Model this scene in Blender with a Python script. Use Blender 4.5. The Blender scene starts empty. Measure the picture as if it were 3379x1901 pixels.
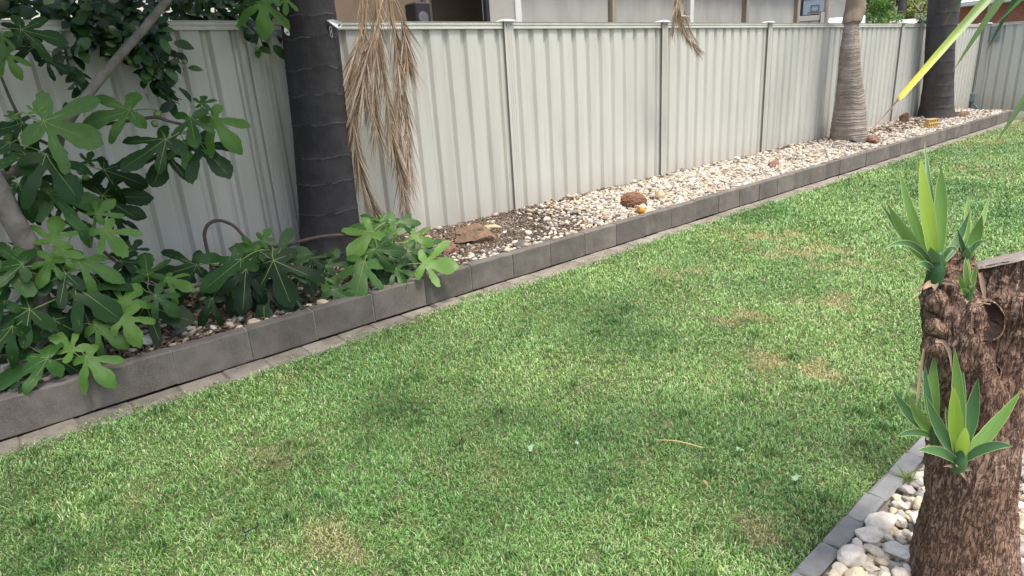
import bpy, bmesh, math, random
import numpy as np
from mathutils import Vector, Matrix, noise
from mathutils.geometry import delaunay_2d_cdt

R = math.radians
random.seed(11)
rng = np.random.default_rng(5)
scene = bpy.context.scene
COL = scene.collection

# ------------------------------------------------------------------ camera
CAM = Vector((-1.742679, -4.883762, 1.293223))
cam_data = bpy.data.cameras.new('camera')
cam_data.sensor_width = 36.0
cam_data.lens = 22.2192
cam_data.clip_start = 0.05
cam_data.clip_end = 2000
cam = bpy.data.objects.new('camera', cam_data)
COL.objects.link(cam)
CR, CU, CF = Vector((0.759625, -0.647236, -0.063680)), Vector((0.249782, 0.199939, 0.947435)), Vector((0.600482, 0.735602, -0.313546))
m = Matrix((CR, CU, -CF)).transposed().to_4x4()
m.translation = CAM
cam.matrix_world = m
scene.camera = cam

# ------------------------------------------------------------------ sky, sun, exposure
SUN_DIR = Vector((0.02, -0.36, 0.93)).normalized()      # towards the sun
world = bpy.data.worlds.new('World')
scene.world = world
world.use_nodes = True
wn = world.node_tree
sky = wn.nodes.new('ShaderNodeTexSky')
sky.sky_type = 'NISHITA'
sky.sun_disc = False
sky.sun_elevation = math.asin(SUN_DIR.z)
sky.sun_rotation = math.atan2(SUN_DIR.x, SUN_DIR.y)
sky.air_density = 0.95
sky.dust_density = 4.5
sky.ozone_density = 1.0
bg = wn.nodes['Background']
bg.inputs['Strength'].default_value = 0.13
wn.links.new(sky.outputs['Color'], bg.inputs['Color'])
sun_data = bpy.data.lights.new('sun', 'SUN')
sun_data.energy = 1.5
sun_data.angle = R(10)
sun_data.color = (1.0, 0.955, 0.88)
sun = bpy.data.objects.new('sun', sun_data)
COL.objects.link(sun)
sun.rotation_euler = SUN_DIR.to_track_quat('Z', 'Y').to_euler()
scene.view_settings.view_transform = 'Standard'
scene.view_settings.look = 'None'
scene.view_settings.gamma = 1.0
scene.view_settings.use_curve_mapping = False
scene.view_settings.exposure = 1.28
scene.cycles.max_bounces = 8
scene.cycles.transparent_max_bounces = 8

# ------------------------------------------------------------------ helpers
def tag(o, label=None, cat=None, group=None, kind=None):
    if label: o['label'] = label
    if cat: o['category'] = cat
    if group: o['group'] = group
    if kind: o['kind'] = kind
    return o

def empty(name, loc=(0, 0, 0)):
    o = bpy.data.objects.new(name, None)
    o.location = loc
    o.empty_display_size = 0.1
    COL.objects.link(o)
    return o

def place(o, parent, loc=(0, 0, 0)):
    """parent o and keep it where it is in the world (parents are never rotated)"""
    off = Vector((0, 0, 0)); p = parent
    while p is not None:
        off += p.location; p = p.parent
    o.parent = parent
    o.location = Vector(loc) - off

def link(name, me, parent=None, loc=None):
    o = bpy.data.objects.new(name, me)
    COL.objects.link(o)
    place(o, parent, loc if loc is not None else (0, 0, 0))
    return o

def mesh_data(name, V, F, mats=(), midx=None, smooth=True):
    me = bpy.data.meshes.new(name)
    me.from_pydata([tuple(v) for v in V], [], [tuple(f) for f in F])
    for mm in mats: me.materials.append(mm)
    if midx is not None:
        me.polygons.foreach_set('material_index', midx)
    me.polygons.foreach_set('use_smooth', [bool(smooth)] * len(me.polygons))
    me.update()
    return me

def obj(name, V, F, mats, parent=None, midx=None, smooth=True, loc=None):
    if not isinstance(mats, (list, tuple)): mats = [mats]
    return link(name, mesh_data(name, V, F, mats, midx, smooth), parent, loc)

def np_tri_mesh(name, V, T, mats, midx=None, smooth=True):
    me = bpy.data.meshes.new(name)
    V = np.asarray(V, np.float32); T = np.asarray(T, np.int32)
    me.vertices.add(len(V)); me.vertices.foreach_set('co', V.ravel())
    me.loops.add(T.size); me.loops.foreach_set('vertex_index', T.ravel())
    me.polygons.add(len(T))
    me.polygons.foreach_set('loop_start', np.arange(0, T.size, 3, dtype=np.int32))
    for mm in mats: me.materials.append(mm)
    if midx is not None: me.polygons.foreach_set('material_index', np.asarray(midx, np.int32))
    me.polygons.foreach_set('use_smooth', np.full(len(T), smooth))
    me.update(calc_edges=True)
    return me

class MB:
    """collects simple solids into one mesh"""
    def __init__(s): s.V, s.F, s.M = [], [], []
    def add(s, V, F, mi=0):
        b = len(s.V); s.V += [tuple(v) for v in V]; s.F += [tuple(i + b for i in f) for f in F]; s.M += [mi] * len(F)
    def box(s, a, b, bev=0.0, mi=0):
        (x0, y0, z0), (x1, y1, z1) = a, b
        if bev <= 0:
            V = [(x, y, z) for z in (z0, z1) for y in (y0, y1) for x in (x0, x1)]
            F = [(0, 2, 3, 1), (4, 5, 7, 6), (0, 1, 5, 4), (2, 6, 7, 3), (0, 4, 6, 2), (1, 3, 7, 5)]
            s.add(V, F, mi); return
        e = bev
        V = []
        for z, q in ((z0, e), (z0 + e, 0), (z1 - e, 0), (z1, e)):
            V += [(x0 + q + e, y0 + q, z), (x1 - q - e, y0 + q, z), (x1 - q, y0 + q + e, z), (x1 - q, y1 - q - e, z),
                  (x1 - q - e, y1 - q, z), (x0 + q + e, y1 - q, z), (x0 + q, y1 - q - e, z), (x0 + q, y0 + q + e, z)]
        F = [tuple(range(7, -1, -1)), tuple(range(24, 32))]
        for k in range(3):
            for i in range(8):
                j = (i + 1) % 8
                F.append((k * 8 + i, k * 8 + j, k * 8 + 8 + j, k * 8 + 8 + i))
        s.add(V, F, mi)
    def prism(s, prof, z0, z1, mi=0):
        """closed polygon (x, y) extruded in z"""
        n = len(prof)
        V = [(x, y, z0) for x, y in prof] + [(x, y, z1) for x, y in prof]
        F = [(i, (i + 1) % n, n + (i + 1) % n, n + i) for i in range(n)] + [tuple(range(n - 1, -1, -1)), tuple(range(n, 2 * n))]
        s.add(V, F, mi)
    def tube(s, path, rad, n=8, mi=0, wob=0.0, cap=True):
        V, F = tube(path, rad, n, wob, cap); s.add(V, F, mi)
    def build(s, name, mats, parent=None, smooth=False, loc=None):
        return obj(name, s.V, s.F, mats, parent, s.M, smooth, loc)

def smooth_path(P, k=6):
    P = [Vector(p) for p in P]
    if len(P) < 3: return P
    out = []
    for i in range(len(P) - 1):
        p0 = P[max(i - 1, 0)]; p1 = P[i]; p2 = P[i + 1]; p3 = P[min(i + 2, len(P) - 1)]
        for j in range(k):
            t = j / k
            out.append(0.5 * ((2 * p1) + (p2 - p0) * t + (2 * p0 - 5 * p1 + 4 * p2 - p3) * t * t + (3 * p1 - p0 - 3 * p2 + p3) * t ** 3))
    out.append(P[-1])
    return out

def interp(r, n):
    return list(np.interp(np.linspace(0, 1, n), np.linspace(0, 1, len(r)), r))

def tube(path, rad, n=8, wob=0.0, cap=True):
    P = [Vector(p) for p in path]
    if not isinstance(rad, (list, tuple)): rad = [rad]
    rr = interp(rad, len(P))
    V, F = [], []
    t = (P[1] - P[0]).normalized()
    a = t.orthogonal().normalized()
    for i, p in enumerate(P):
        t2 = (P[min(i + 1, len(P) - 1)] - P[max(i - 1, 0)]).normalized()
        a = (a - t2 * a.dot(t2)).normalized()
        b = t2.cross(a)
        for k in range(n):
            an = 2 * math.pi * k / n
            d = a * math.cos(an) + b * math.sin(an)
            q = rr[i]
            if wob: q *= 1 + wob * noise.noise((p + d * q) * (0.6 / max(q, 0.004)))
            V.append(p + d * q)
    for i in range(len(P) - 1):
        for k in range(n):
            F.append((i * n + k, i * n + (k + 1) % n, (i + 1) * n + (k + 1) % n, (i + 1) * n + k))
    if cap:
        F.append(tuple(range(n - 1, -1, -1))); F.append(tuple((len(P) - 1) * n + k for k in range(n)))
    return V, F

def copy_obj(o, parent, name=None):
    c = o.copy(); COL.objects.link(c); c.parent = parent
    return c

# ------------------------------------------------------------------ materials
def new_mat(name):
    mt = bpy.data.materials.new(name); mt.use_nodes = True
    nt = mt.node_tree
    return mt, nt, nt.nodes['Principled BSDF']

def nd(nt, t, **kw):
    n = nt.nodes.new(t)
    for k, v in kw.items(): setattr(n, k, v)
    return n

def coords(nt, kind='Object', scale=(1, 1, 1)):
    tc = nd(nt, 'ShaderNodeTexCoord')
    if kind == 'World':
        g = nd(nt, 'ShaderNodeNewGeometry'); src = g.outputs['Position']
    else: src = tc.outputs[kind]
    mp = nd(nt, 'ShaderNodeMapping'); mp.inputs['Scale'].default_value = scale
    nt.links.new(src, mp.inputs['Vector'])
    return mp.outputs['Vector']

def noise_tex(nt, vec, scale, detail=4, rough=0.55, dist=0.0):
    n = nd(nt, 'ShaderNodeTexNoise'); n.inputs['Scale'].default_value = scale
    n.inputs['Detail'].default_value = detail; n.inputs['Roughness'].default_value = rough
    n.inputs['Distortion'].default_value = dist
    nt.links.new(vec, n.inputs['Vector'])
    return n.outputs['Fac']

def ramp(nt, fac, stops, interp_='LINEAR'):
    r = nd(nt, 'ShaderNodeValToRGB'); cr = r.color_ramp; cr.interpolation = interp_
    while len(cr.elements) < len(stops): cr.elements.new(0.5)
    for e, (p, c) in zip(cr.elements, stops):
        e.position = p; e.color = (*c, 1) if len(c) == 3 else c
    nt.links.new(fac, r.inputs['Fac'])
    return r.outputs['Color']

def mix(nt, fac, a, b, mode='MIX'):
    n = nd(nt, 'ShaderNodeMix', data_type='RGBA', blend_type=mode)
    def put(sock, v):
        if isinstance(v, (int, float)): sock.default_value = v
        elif isinstance(v, tuple): sock.default_value = (*v, 1) if len(v) == 3 else v
        else: nt.links.new(v, sock)
    put(n.inputs[0], fac); put(n.inputs[6], a); put(n.inputs[7], b)
    return n.outputs[2]

def mth(nt, op, a, b=0.0, clamp=False):
    n = nd(nt, 'ShaderNodeMath', operation=op); n.use_clamp = clamp
    for s, v in zip(n.inputs, (a, b)):
        if isinstance(v, (int, float)): s.default_value = v
        else: nt.links.new(v, s)
    return n.outputs[0]

def bump(nt, bs, h, strength=0.3, dist=0.01):
    b = nd(nt, 'ShaderNodeBump'); b.inputs['Strength'].default_value = strength; b.inputs['Distance'].default_value = dist
    nt.links.new(h, b.inputs['Height']); nt.links.new(b.outputs['Normal'], bs.inputs['Normal'])

def simple(name, base, rough=0.7, var=0.25, scale=8.0, bmp=0.2, bscale=60, spec=0.4, kind='Object', metal=0.0, dark=None, stretch=(1, 1, 1), objvar=0.0, bdist=0.004):
    """base colour broken up by two noises, with fine relief; objvar varies it from piece to piece"""
    mt, nt, bs = new_mat(name)
    v = coords(nt, kind, stretch)
    f = noise_tex(nt, v, scale, 6, 0.6)
    dk = dark or tuple(c * (1 - var) for c in base)
    lt = tuple(min(1, c * (1 + var * 0.8)) for c in base)
    c = ramp(nt, f, [(0.25, dk), (0.5, base), (0.78, lt)])
    if objvar:
        oi = nd(nt, 'ShaderNodeObjectInfo')
        k = mth(nt, 'ADD', mth(nt, 'MULTIPLY', oi.outputs['Random'], 2 * objvar), 1 - objvar)
        hs = nd(nt, 'ShaderNodeHueSaturation'); nt.links.new(c, hs.inputs['Color']); nt.links.new(k, hs.inputs['Value'])
        c = hs.outputs['Color']
    nt.links.new(c, bs.inputs['Base Color'])
    bs.inputs['Roughness'].default_value = rough
    bs.inputs['Specular IOR Level'].default_value = spec
    bs.inputs['Metallic'].default_value = metal
    if bmp: bump(nt, bs, noise_tex(nt, v, bscale, 5, 0.65), bmp, bdist)
    return mt

def leaf_mat(name, stops, rough=0.45, trans=0.3, spec=0.4, kind='object', tint_noise=0.0, coat=0.0):
    """foliage: colour differs from leaf to leaf, some light passes through"""
    mt, nt, bs = new_mat(name)
    if kind == 'object':
        rnd = nd(nt, 'ShaderNodeObjectInfo').outputs['Random']
    else:
        rnd = nd(nt, 'ShaderNodeNewGeometry').outputs['Random Per Island']
    c = ramp(nt, rnd, stops)
    if tint_noise:
        f = noise_tex(nt, coords(nt, 'Object'), tint_noise, 3)
        c = mix(nt, mth(nt, 'MULTIPLY', f, 0.5), c, tuple(x * 0.55 for x in stops[0][1]))
    nt.links.new(c, bs.inputs['Base Color'])
    bs.inputs['Roughness'].default_value = rough
    bs.inputs['Specular IOR Level'].default_value = spec
    tr = nd(nt, 'ShaderNodeBsdfTranslucent')
    hs = nd(nt, 'ShaderNodeHueSaturation'); hs.inputs['Value'].default_value = 1.25; hs.inputs['Hue'].default_value = 0.485
    nt.links.new(c, hs.inputs['Color']); nt.links.new(hs.outputs['Color'], tr.inputs['Color'])
    ms = nd(nt, 'ShaderNodeMixShader'); ms.inputs[0].default_value = trans
    nt.links.new(bs.outputs[0], ms.inputs[1]); nt.links.new(tr.outputs[0], ms.inputs[2])
    nt.links.new(ms.outputs[0], nt.nodes['Material Output'].inputs['Surface'])
    return mt

# fence paint: pale grey-green, faint streaks, brown splash of soil near the foot
def fence_mat():
    mt, nt, bs = new_mat('fence_paint')
    v = coords(nt, 'World', (3, 3, 0.35))
    f = noise_tex(nt, v, 2.2, 5, 0.6)
    c = ramp(nt, f, [(0.25, (0.430, 0.430, 0.376)), (0.5, (0.500, 0.500, 0.442)), (0.75, (0.545, 0.545, 0.485))])
    g = nd(nt, 'ShaderNodeNewGeometry'); sx = nd(nt, 'ShaderNodeSeparateXYZ'); nt.links.new(g.outputs['Position'], sx.inputs[0])
    n2 = noise_tex(nt, coords(nt, 'World', (1, 1, 1)), 7, 5, 0.7)
    h = mth(nt, 'SUBTRACT', 0.30, sx.outputs['Z'])
    k = mth(nt, 'MULTIPLY', mth(nt, 'MULTIPLY', h, 3.0, True), n2)
    c = mix(nt, mth(nt, 'MULTIPLY', k, 0.75, True), c, (0.33, 0.27, 0.20))
    oi = nd(nt, 'ShaderNodeObjectInfo')
    hs = nd(nt, 'ShaderNodeHueSaturation'); nt.links.new(c, hs.inputs['Color'])
    nt.links.new(mth(nt, 'ADD', mth(nt, 'MULTIPLY', oi.outputs['Random'], 0.07), 0.955), hs.inputs['Value'])
    # rain streaks and scuffs
    sk = noise_tex(nt, coords(nt, 'World', (26, 26, .5)), 1.0, 4, .6)
    c = mix(nt, ramp(nt, sk, [(.56, (0, 0, 0)), (.74, (.28, .28, .28))]), hs.outputs['Color'], (0.30, 0.28, 0.235))
    nt.links.new(c, bs.inputs['Base Color'])
    bs.inputs['Roughness'].default_value = 0.42
    bs.inputs['Specular IOR Level'].default_value = 0.35
    bump(nt, bs, noise_tex(nt, coords(nt, 'World', (1, 1, 0.4)), 3.0, 3), 0.06, 0.02)
    return mt
M_fence = fence_mat()
M_cap = simple('cap_plastic', (0.58, 0.58, 0.54), 0.5, 0.08, 30, 0.05)
M_screw = simple('screw_steel', (0.12, 0.12, 0.12), 0.5, 0.2, 40, 0)

def block_mat():
    mt, nt, bs = new_mat('block_concrete')
    v = coords(nt, 'World')
    c = ramp(nt, noise_tex(nt, v, 5, 7, 0.65), [(0.25, (0.078, 0.069, 0.058)), (0.5, (0.136, 0.121, 0.102)), (0.8, (0.21, 0.19, 0.162))])
    sp = noise_tex(nt, v, 190, 2, 0.5)
    c = mix(nt, ramp(nt, sp, [(0.6, (0, 0, 0)), (0.72, (1, 1, 1))]), c, (0.22, 0.205, 0.18))
    oi = nd(nt, 'ShaderNodeObjectInfo')
    hs = nd(nt, 'ShaderNodeHueSaturation'); nt.links.new(c, hs.inputs['Color'])
    nt.links.new(mth(nt, 'ADD', mth(nt, 'MULTIPLY', oi.outputs['Random'], 0.36), 0.80), hs.inputs['Value'])
    nt.links.new(hs.outputs['Color'], bs.inputs['Base Color'])
    bs.inputs['Roughness'].default_value = 0.92
    h = mth(nt, 'ADD', noise_tex(nt, v, 40, 6, 0.7), mth(nt, 'MULTIPLY', noise_tex(nt, v, 9, 3), 1.5))
    bump(nt, bs, h, 0.55, 0.006)
    return mt
M_block = block_mat()
M_mortar = simple('mortar', (0.23, 0.215, 0.19), 0.95, 0.3, 40, 0.4, 120, kind='World')
M_paver = simple('paver_concrete', (0.215, 0.190, 0.155), 0.92, 0.5, 7, 0.45, 70, kind='World', objvar=0.12)
M_edge = simple('edging_concrete', (0.195, 0.198, 0.192), 0.92, 0.3, 12, 0.4, 110, kind='World', objvar=0.08)
M_soil = simple('bed_soil', (0.055, 0.037, 0.026), 0.95, 0.5, 12, 0.8, 60, kind='World', bdist=0.02)
M_dirt = simple('joint_dirt', (0.17, 0.145, 0.115), 0.95, 0.45, 14, 0.8, 60, kind='World', bdist=0.01)
M_bedsand = simple('bed_sand', (0.22, 0.19, 0.15), 0.95, 0.4, 14, 0.8, 60, kind='World', bdist=0.02)

def pebble_mat(name, stops, per='island', kind='Object', wscale=22):
    mt, nt, bs = new_mat(name)
    if per == 'island': rnd = nd(nt, 'ShaderNodeNewGeometry').outputs['Random Per Island']
    else: rnd = nd(nt, 'ShaderNodeObjectInfo').outputs['Random']
    c = ramp(nt, rnd, stops, 'CONSTANT')
    v = coords(nt, 'World')
    f = noise_tex(nt, v, wscale, 6, 0.65, 0.6)
    c = mix(nt, ramp(nt, f, [(0.40, (0, 0, 0)), (0.68, (0.7, 0.7, 0.7))]), c, mix(nt, 0.6, c, (0.36, 0.27, 0.17)))
    # thin dark veins and pits
    w = noise_tex(nt, v, wscale * 1.7, 3, 0.5, 1.4)
    c = mix(nt, ramp(nt, mth(nt, 'ABSOLUTE', mth(nt, 'SUBTRACT', w, 0.5)), [(0.0, (0.5, 0.5, 0.5)), (0.012, (0, 0, 0))]), c, (0.16, 0.13, 0.10))
    nt.links.new(c, bs.inputs['Base Color'])
    bs.inputs['Roughness'].default_value = 0.68
    bs.inputs['Specular IOR Level'].default_value = 0.35
    bump(nt, bs, noise_tex(nt, v, wscale * 3, 5, 0.65), 0.35, 0.006)
    return mt
STONES = [(0.0, (0.45, 0.41, 0.34)), (0.16, (0.56, 0.53, 0.48)), (0.32, (0.45, 0.38, 0.27)), (0.44, (0.36, 0.335, 0.29)),
          (0.56, (0.53, 0.48, 0.39)), (0.70, (0.26, 0.245, 0.22)), (0.82, (0.34, 0.27, 0.19)), (0.92, (0.13, 0.126, 0.12))]
BIGSTONES = [(0.0, (0.70, 0.635, 0.51)), (0.18, (0.66, 0.555, 0.38)), (0.34, (0.76, 0.71, 0.61)), (0.54, (0.46, 0.42, 0.37)),
             (0.66, (0.64, 0.54, 0.38)), (0.78, (0.66, 0.63, 0.57)), (0.90, (0.33, 0.31, 0.29))]
M_peb = pebble_mat('pebble_mix', STONES)
M_peb_o = pebble_mat('pebble_single', STONES, 'object')
M_big_o = pebble_mat('river_stone', BIGSTONES, 'object', wscale=16)
M_big = pebble_mat('river_stone_mix', BIGSTONES, 'island', wscale=16)
M_gravel = pebble_mat('dark_gravel', [(0.0, (0.05, 0.040, 0.034)), (0.3, (0.085, 0.066, 0.054)), (0.55, (0.13, 0.10, 0.08)), (0.8, (0.20, 0.165, 0.13)), (0.93, (0.45, 0.42, 0.37))])
M_mulch = pebble_mat('bark_mulch', [(0.0, (0.06, 0.036, 0.024)), (0.35, (0.11, 0.065, 0.042)), (0.7, (0.17, 0.11, 0.072)), (0.9, (0.30, 0.23, 0.16))])
M_rock = simple('brown_rock', (0.21, 0.135, 0.088), 0.9, 0.55, 11, 1.0, 28, bdist=0.03)
M_rock_red = simple('red_rock', (0.22, 0.125, 0.09), 0.9, 0.5, 14, 0.9, 36, bdist=0.02)
M_rock_dark = simple('dark_rock', (0.10, 0.095, 0.095), 0.85, 0.4, 14, 0.5, 40)
M_rock_tan = simple('tan_rock', (0.42, 0.34, 0.20), 0.85, 0.35, 14, 0.5, 40)

def grass_mat():
    mt, nt, bs = new_mat('grass_blades')
    g = nd(nt, 'ShaderNodeNewGeometry')
    isl = g.outputs['Random Per Island']
    green = ramp(nt, isl, [(0.0, (0.030, 0.074, 0.013)), (0.22, (0.100, 0.222, 0.042)), (0.5, (0.245, 0.455, 0.122)), (0.82, (0.42, 0.62, 0.25)), (1.0, (0.62, 0.73, 0.45))])
    dry = ramp(nt, isl, [(0.0, (0.33, 0.30, 0.12)), (0.5, (0.50, 0.44, 0.22)), (1.0, (0.62, 0.56, 0.35))])
    v = coords(nt, 'World', (1, 1, 0))
    big = noise_tex(nt, v, 1.15, 4, 0.6, 0.5)
    fine = noise_tex(nt, v, 7.0, 3, 0.6)
    att = nd(nt, 'ShaderNodeAttribute', attribute_name='dry')
    s = mth(nt, 'ADD', mth(nt, 'MULTIPLY', big, 0.6), mth(nt, 'MULTIPLY', fine, 0.4))
    s = mth(nt, 'ADD', s, mth(nt, 'MULTIPLY', att.outputs['Fac'], 0.68))
    # each blade compares the patch value with its own number
    k = mth(nt, 'SUBTRACT', mth(nt, 'ADD', s, mth(nt, 'MULTIPLY', isl, 0.22)), 0.80)
    k = mth(nt, 'MULTIPLY', k, 4.5, True)
    k = mth(nt, 'MULTIPLY', k, 0.8)
    c = mix(nt, k, green, dry)
    dark_tone = ramp(nt, noise_tex(nt, coords(nt, 'World', (1.0, 1.0, 0)), 0.75, 3, 0.5), [(0.36, (0.66, 0.80, 0.68)), (0.60, (1.10, 1.07, 1.02))])
    c = mix(nt, 1.0, c, dark_tone, 'MULTIPLY')
    at2 = nd(nt, 'ShaderNodeAttribute', attribute_name='dark_tone')
    c = mix(nt, at2.outputs['Fac'], c, mix(nt, 1.0, c, (0.30, 0.45, 0.33), 'MULTIPLY'))  # darkens the grass colour in the listed spots and the tufts
    nt.links.new(c, bs.inputs['Base Color'])
    bs.inputs['Roughness'].default_value = 0.42
    bs.inputs['Specular IOR Level'].default_value = 0.5
    tr = nd(nt, 'ShaderNodeBsdfTranslucent'); nt.links.new(c, tr.inputs['Color'])
    ms = nd(nt, 'ShaderNodeMixShader'); ms.inputs[0].default_value = 0.28
    nt.links.new(bs.outputs[0], ms.inputs[1]); nt.links.new(tr.outputs[0], ms.inputs[2])
    nt.links.new(ms.outputs[0], nt.nodes['Material Output'].inputs['Surface'])
    return mt
M_grass = grass_mat()
M_lawn = simple('lawn_thatch', (0.095, 0.105, 0.042), 0.95, 0.4, 6, 0.6, 60, kind='World', dark=(0.075, 0.062, 0.034), bdist=0.01)
M_ground = simple('ground_earth', (0.12, 0.12, 0.08), 0.95, 0.3, 0.3, 0.2, 5, kind='World')

# ================================================================== THE SETTING
def grid_mesh(x0, x1, y0, y1, nx, ny, hf):
    xs = np.linspace(x0, x1, nx); ys = np.linspace(y0, y1, ny)
    V = [(x, y, hf(x, y)) for y in ys for x in xs]
    F = [(j * nx + i, j * nx + i + 1, (j + 1) * nx + i + 1, (j + 1) * nx + i) for j in range(ny - 1) for i in range(nx - 1)]
    return V, F

g = obj('ground', [(-300, -300, -0.32), (400, -300, -0.32), (400, 300, -0.32), (-300, 300, -0.32)], [(0, 1, 2, 3)], M_ground)
tag(g, kind='structure')

LAWN_Z = -0.215
def lawn_h(x, y):
    return LAWN_Z + 0.012 * noise.noise((x * 0.9, y * 0.9, 3.1)) + 0.006 * noise.noise((x * 3.1, y * 3.1, 7.7))
V, F = grid_mesh(-3.4, 16.64, -7.5, -1.22, 160, 60, lawn_h)
lawn = obj('lawn', V, F, M_lawn)
tag(lawn, 'mown backyard lawn between raised bed and paver edging', 'lawn', kind='structure')

# ------------------------------------------------------------------ grass blades (one mass)
DRY = [(*(3.492, -2.197, -0.2)[:2], 0.55, 0.85), (*(3.214, -2.652, -0.2)[:2], 0.45, 0.8), (*(1.204, -3.489, -0.2)[:2], 0.34, 0.75), (*(1.654, -2.919, -0.2)[:2], 0.26, 0.7), (*(2.244, -3.269, -0.2)[:2], .4, .5),
       (*(-0.02556, -4.052, -0.2)[:2], 0.14, 0.9), (*(-0.4546, -2.971, -0.2)[:2], 0.22, 0.6), (*(-0.9825, -3.055, -0.2)[:2], 0.20, 0.7), (*(-1.204, -2.988, -0.2)[:2], 0.16, 0.7),
       (*(-0.6586, -1.611, -0.2)[:2], 0.16, 0.55), (*(-1.089, -2.281, -0.2)[:2], 0.18, 0.6), (*(-1.538, -2.192, -0.2)[:2], 0.15, 0.5), (*(-1.592, -1.461, -0.2)[:2], 0.12, 0.6),
       (*(8.134, -2.538, -0.2)[:2], 0.9, 0.6), (*(10.96, -1.377, -0.2)[:2], 1.3, 0.65), (*(13.60, -1.367, -0.2)[:2], 1.6, 0.8), (*(2.26, -2.223, -0.2)[:2], 0.45, 0.45), (*(0.3822, -2.759, -0.2)[:2], 0.3, 0.35),
       (*(0.2928, -4.24, -0.2)[:2], 0.07, 0.9), (*(0.06305, -4.221, -0.2)[:2], 0.06, 0.9), (*(0.08962, -2.489, -0.2)[:2], 0.2, 0.4), (*(0.8374, -3.36, -0.2)[:2], .2, .5)]
DARK_SPOTS = [(*(-0.439, -2.426, -0.2)[:2], .30, .9), (*(-0.00257, -3.067, -0.2)[:2], .32, .9), (*(-0.2184, -2.752, -0.2)[:2], .30, .6), (*(1.04, -2.782, -0.2)[:2], .26, .6), (*(-1.372, -2.521, -0.2)[:2], .45, .6), (*(-1.849, -2.393, -0.2)[:2], .60, .8), (*(-1.921, -1.888, -0.2)[:2], .40, .7), (*(1.248, -2.333, -0.2)[:2], .30, .7),
        (*(-0.5173, -3.228, -0.2)[:2], .20, .6), (*(6.602, -2.5, -0.2)[:2], .8, .7), (*(8.48, -1.136, -0.2)[:2], .9, .6), (*(0.08094, -1.207, -0.2)[:2], .3, .5), (*(-0.1483, -3.438, -0.2)[:2], .16, .7), (*(0.3534, -3.436, -0.2)[:2], .18, .6), (*(0.2101, -4.016, -0.2)[:2], .22, .6), (*(4.172, -1.118, -0.2)[:2], .6, .5)]  # soft-edged spots where the grass colour is darker

def strip_edge(x):          # ragged line where the turf meets the paver strip
    return -1.318 - 0.02 * (x < 0) - 0.022 * np.sin(x * 5.1 + 0.4) - 0.018 * np.sin(x * 13.7) - 0.012 * np.sin(x * 29.0 + 2)

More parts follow.
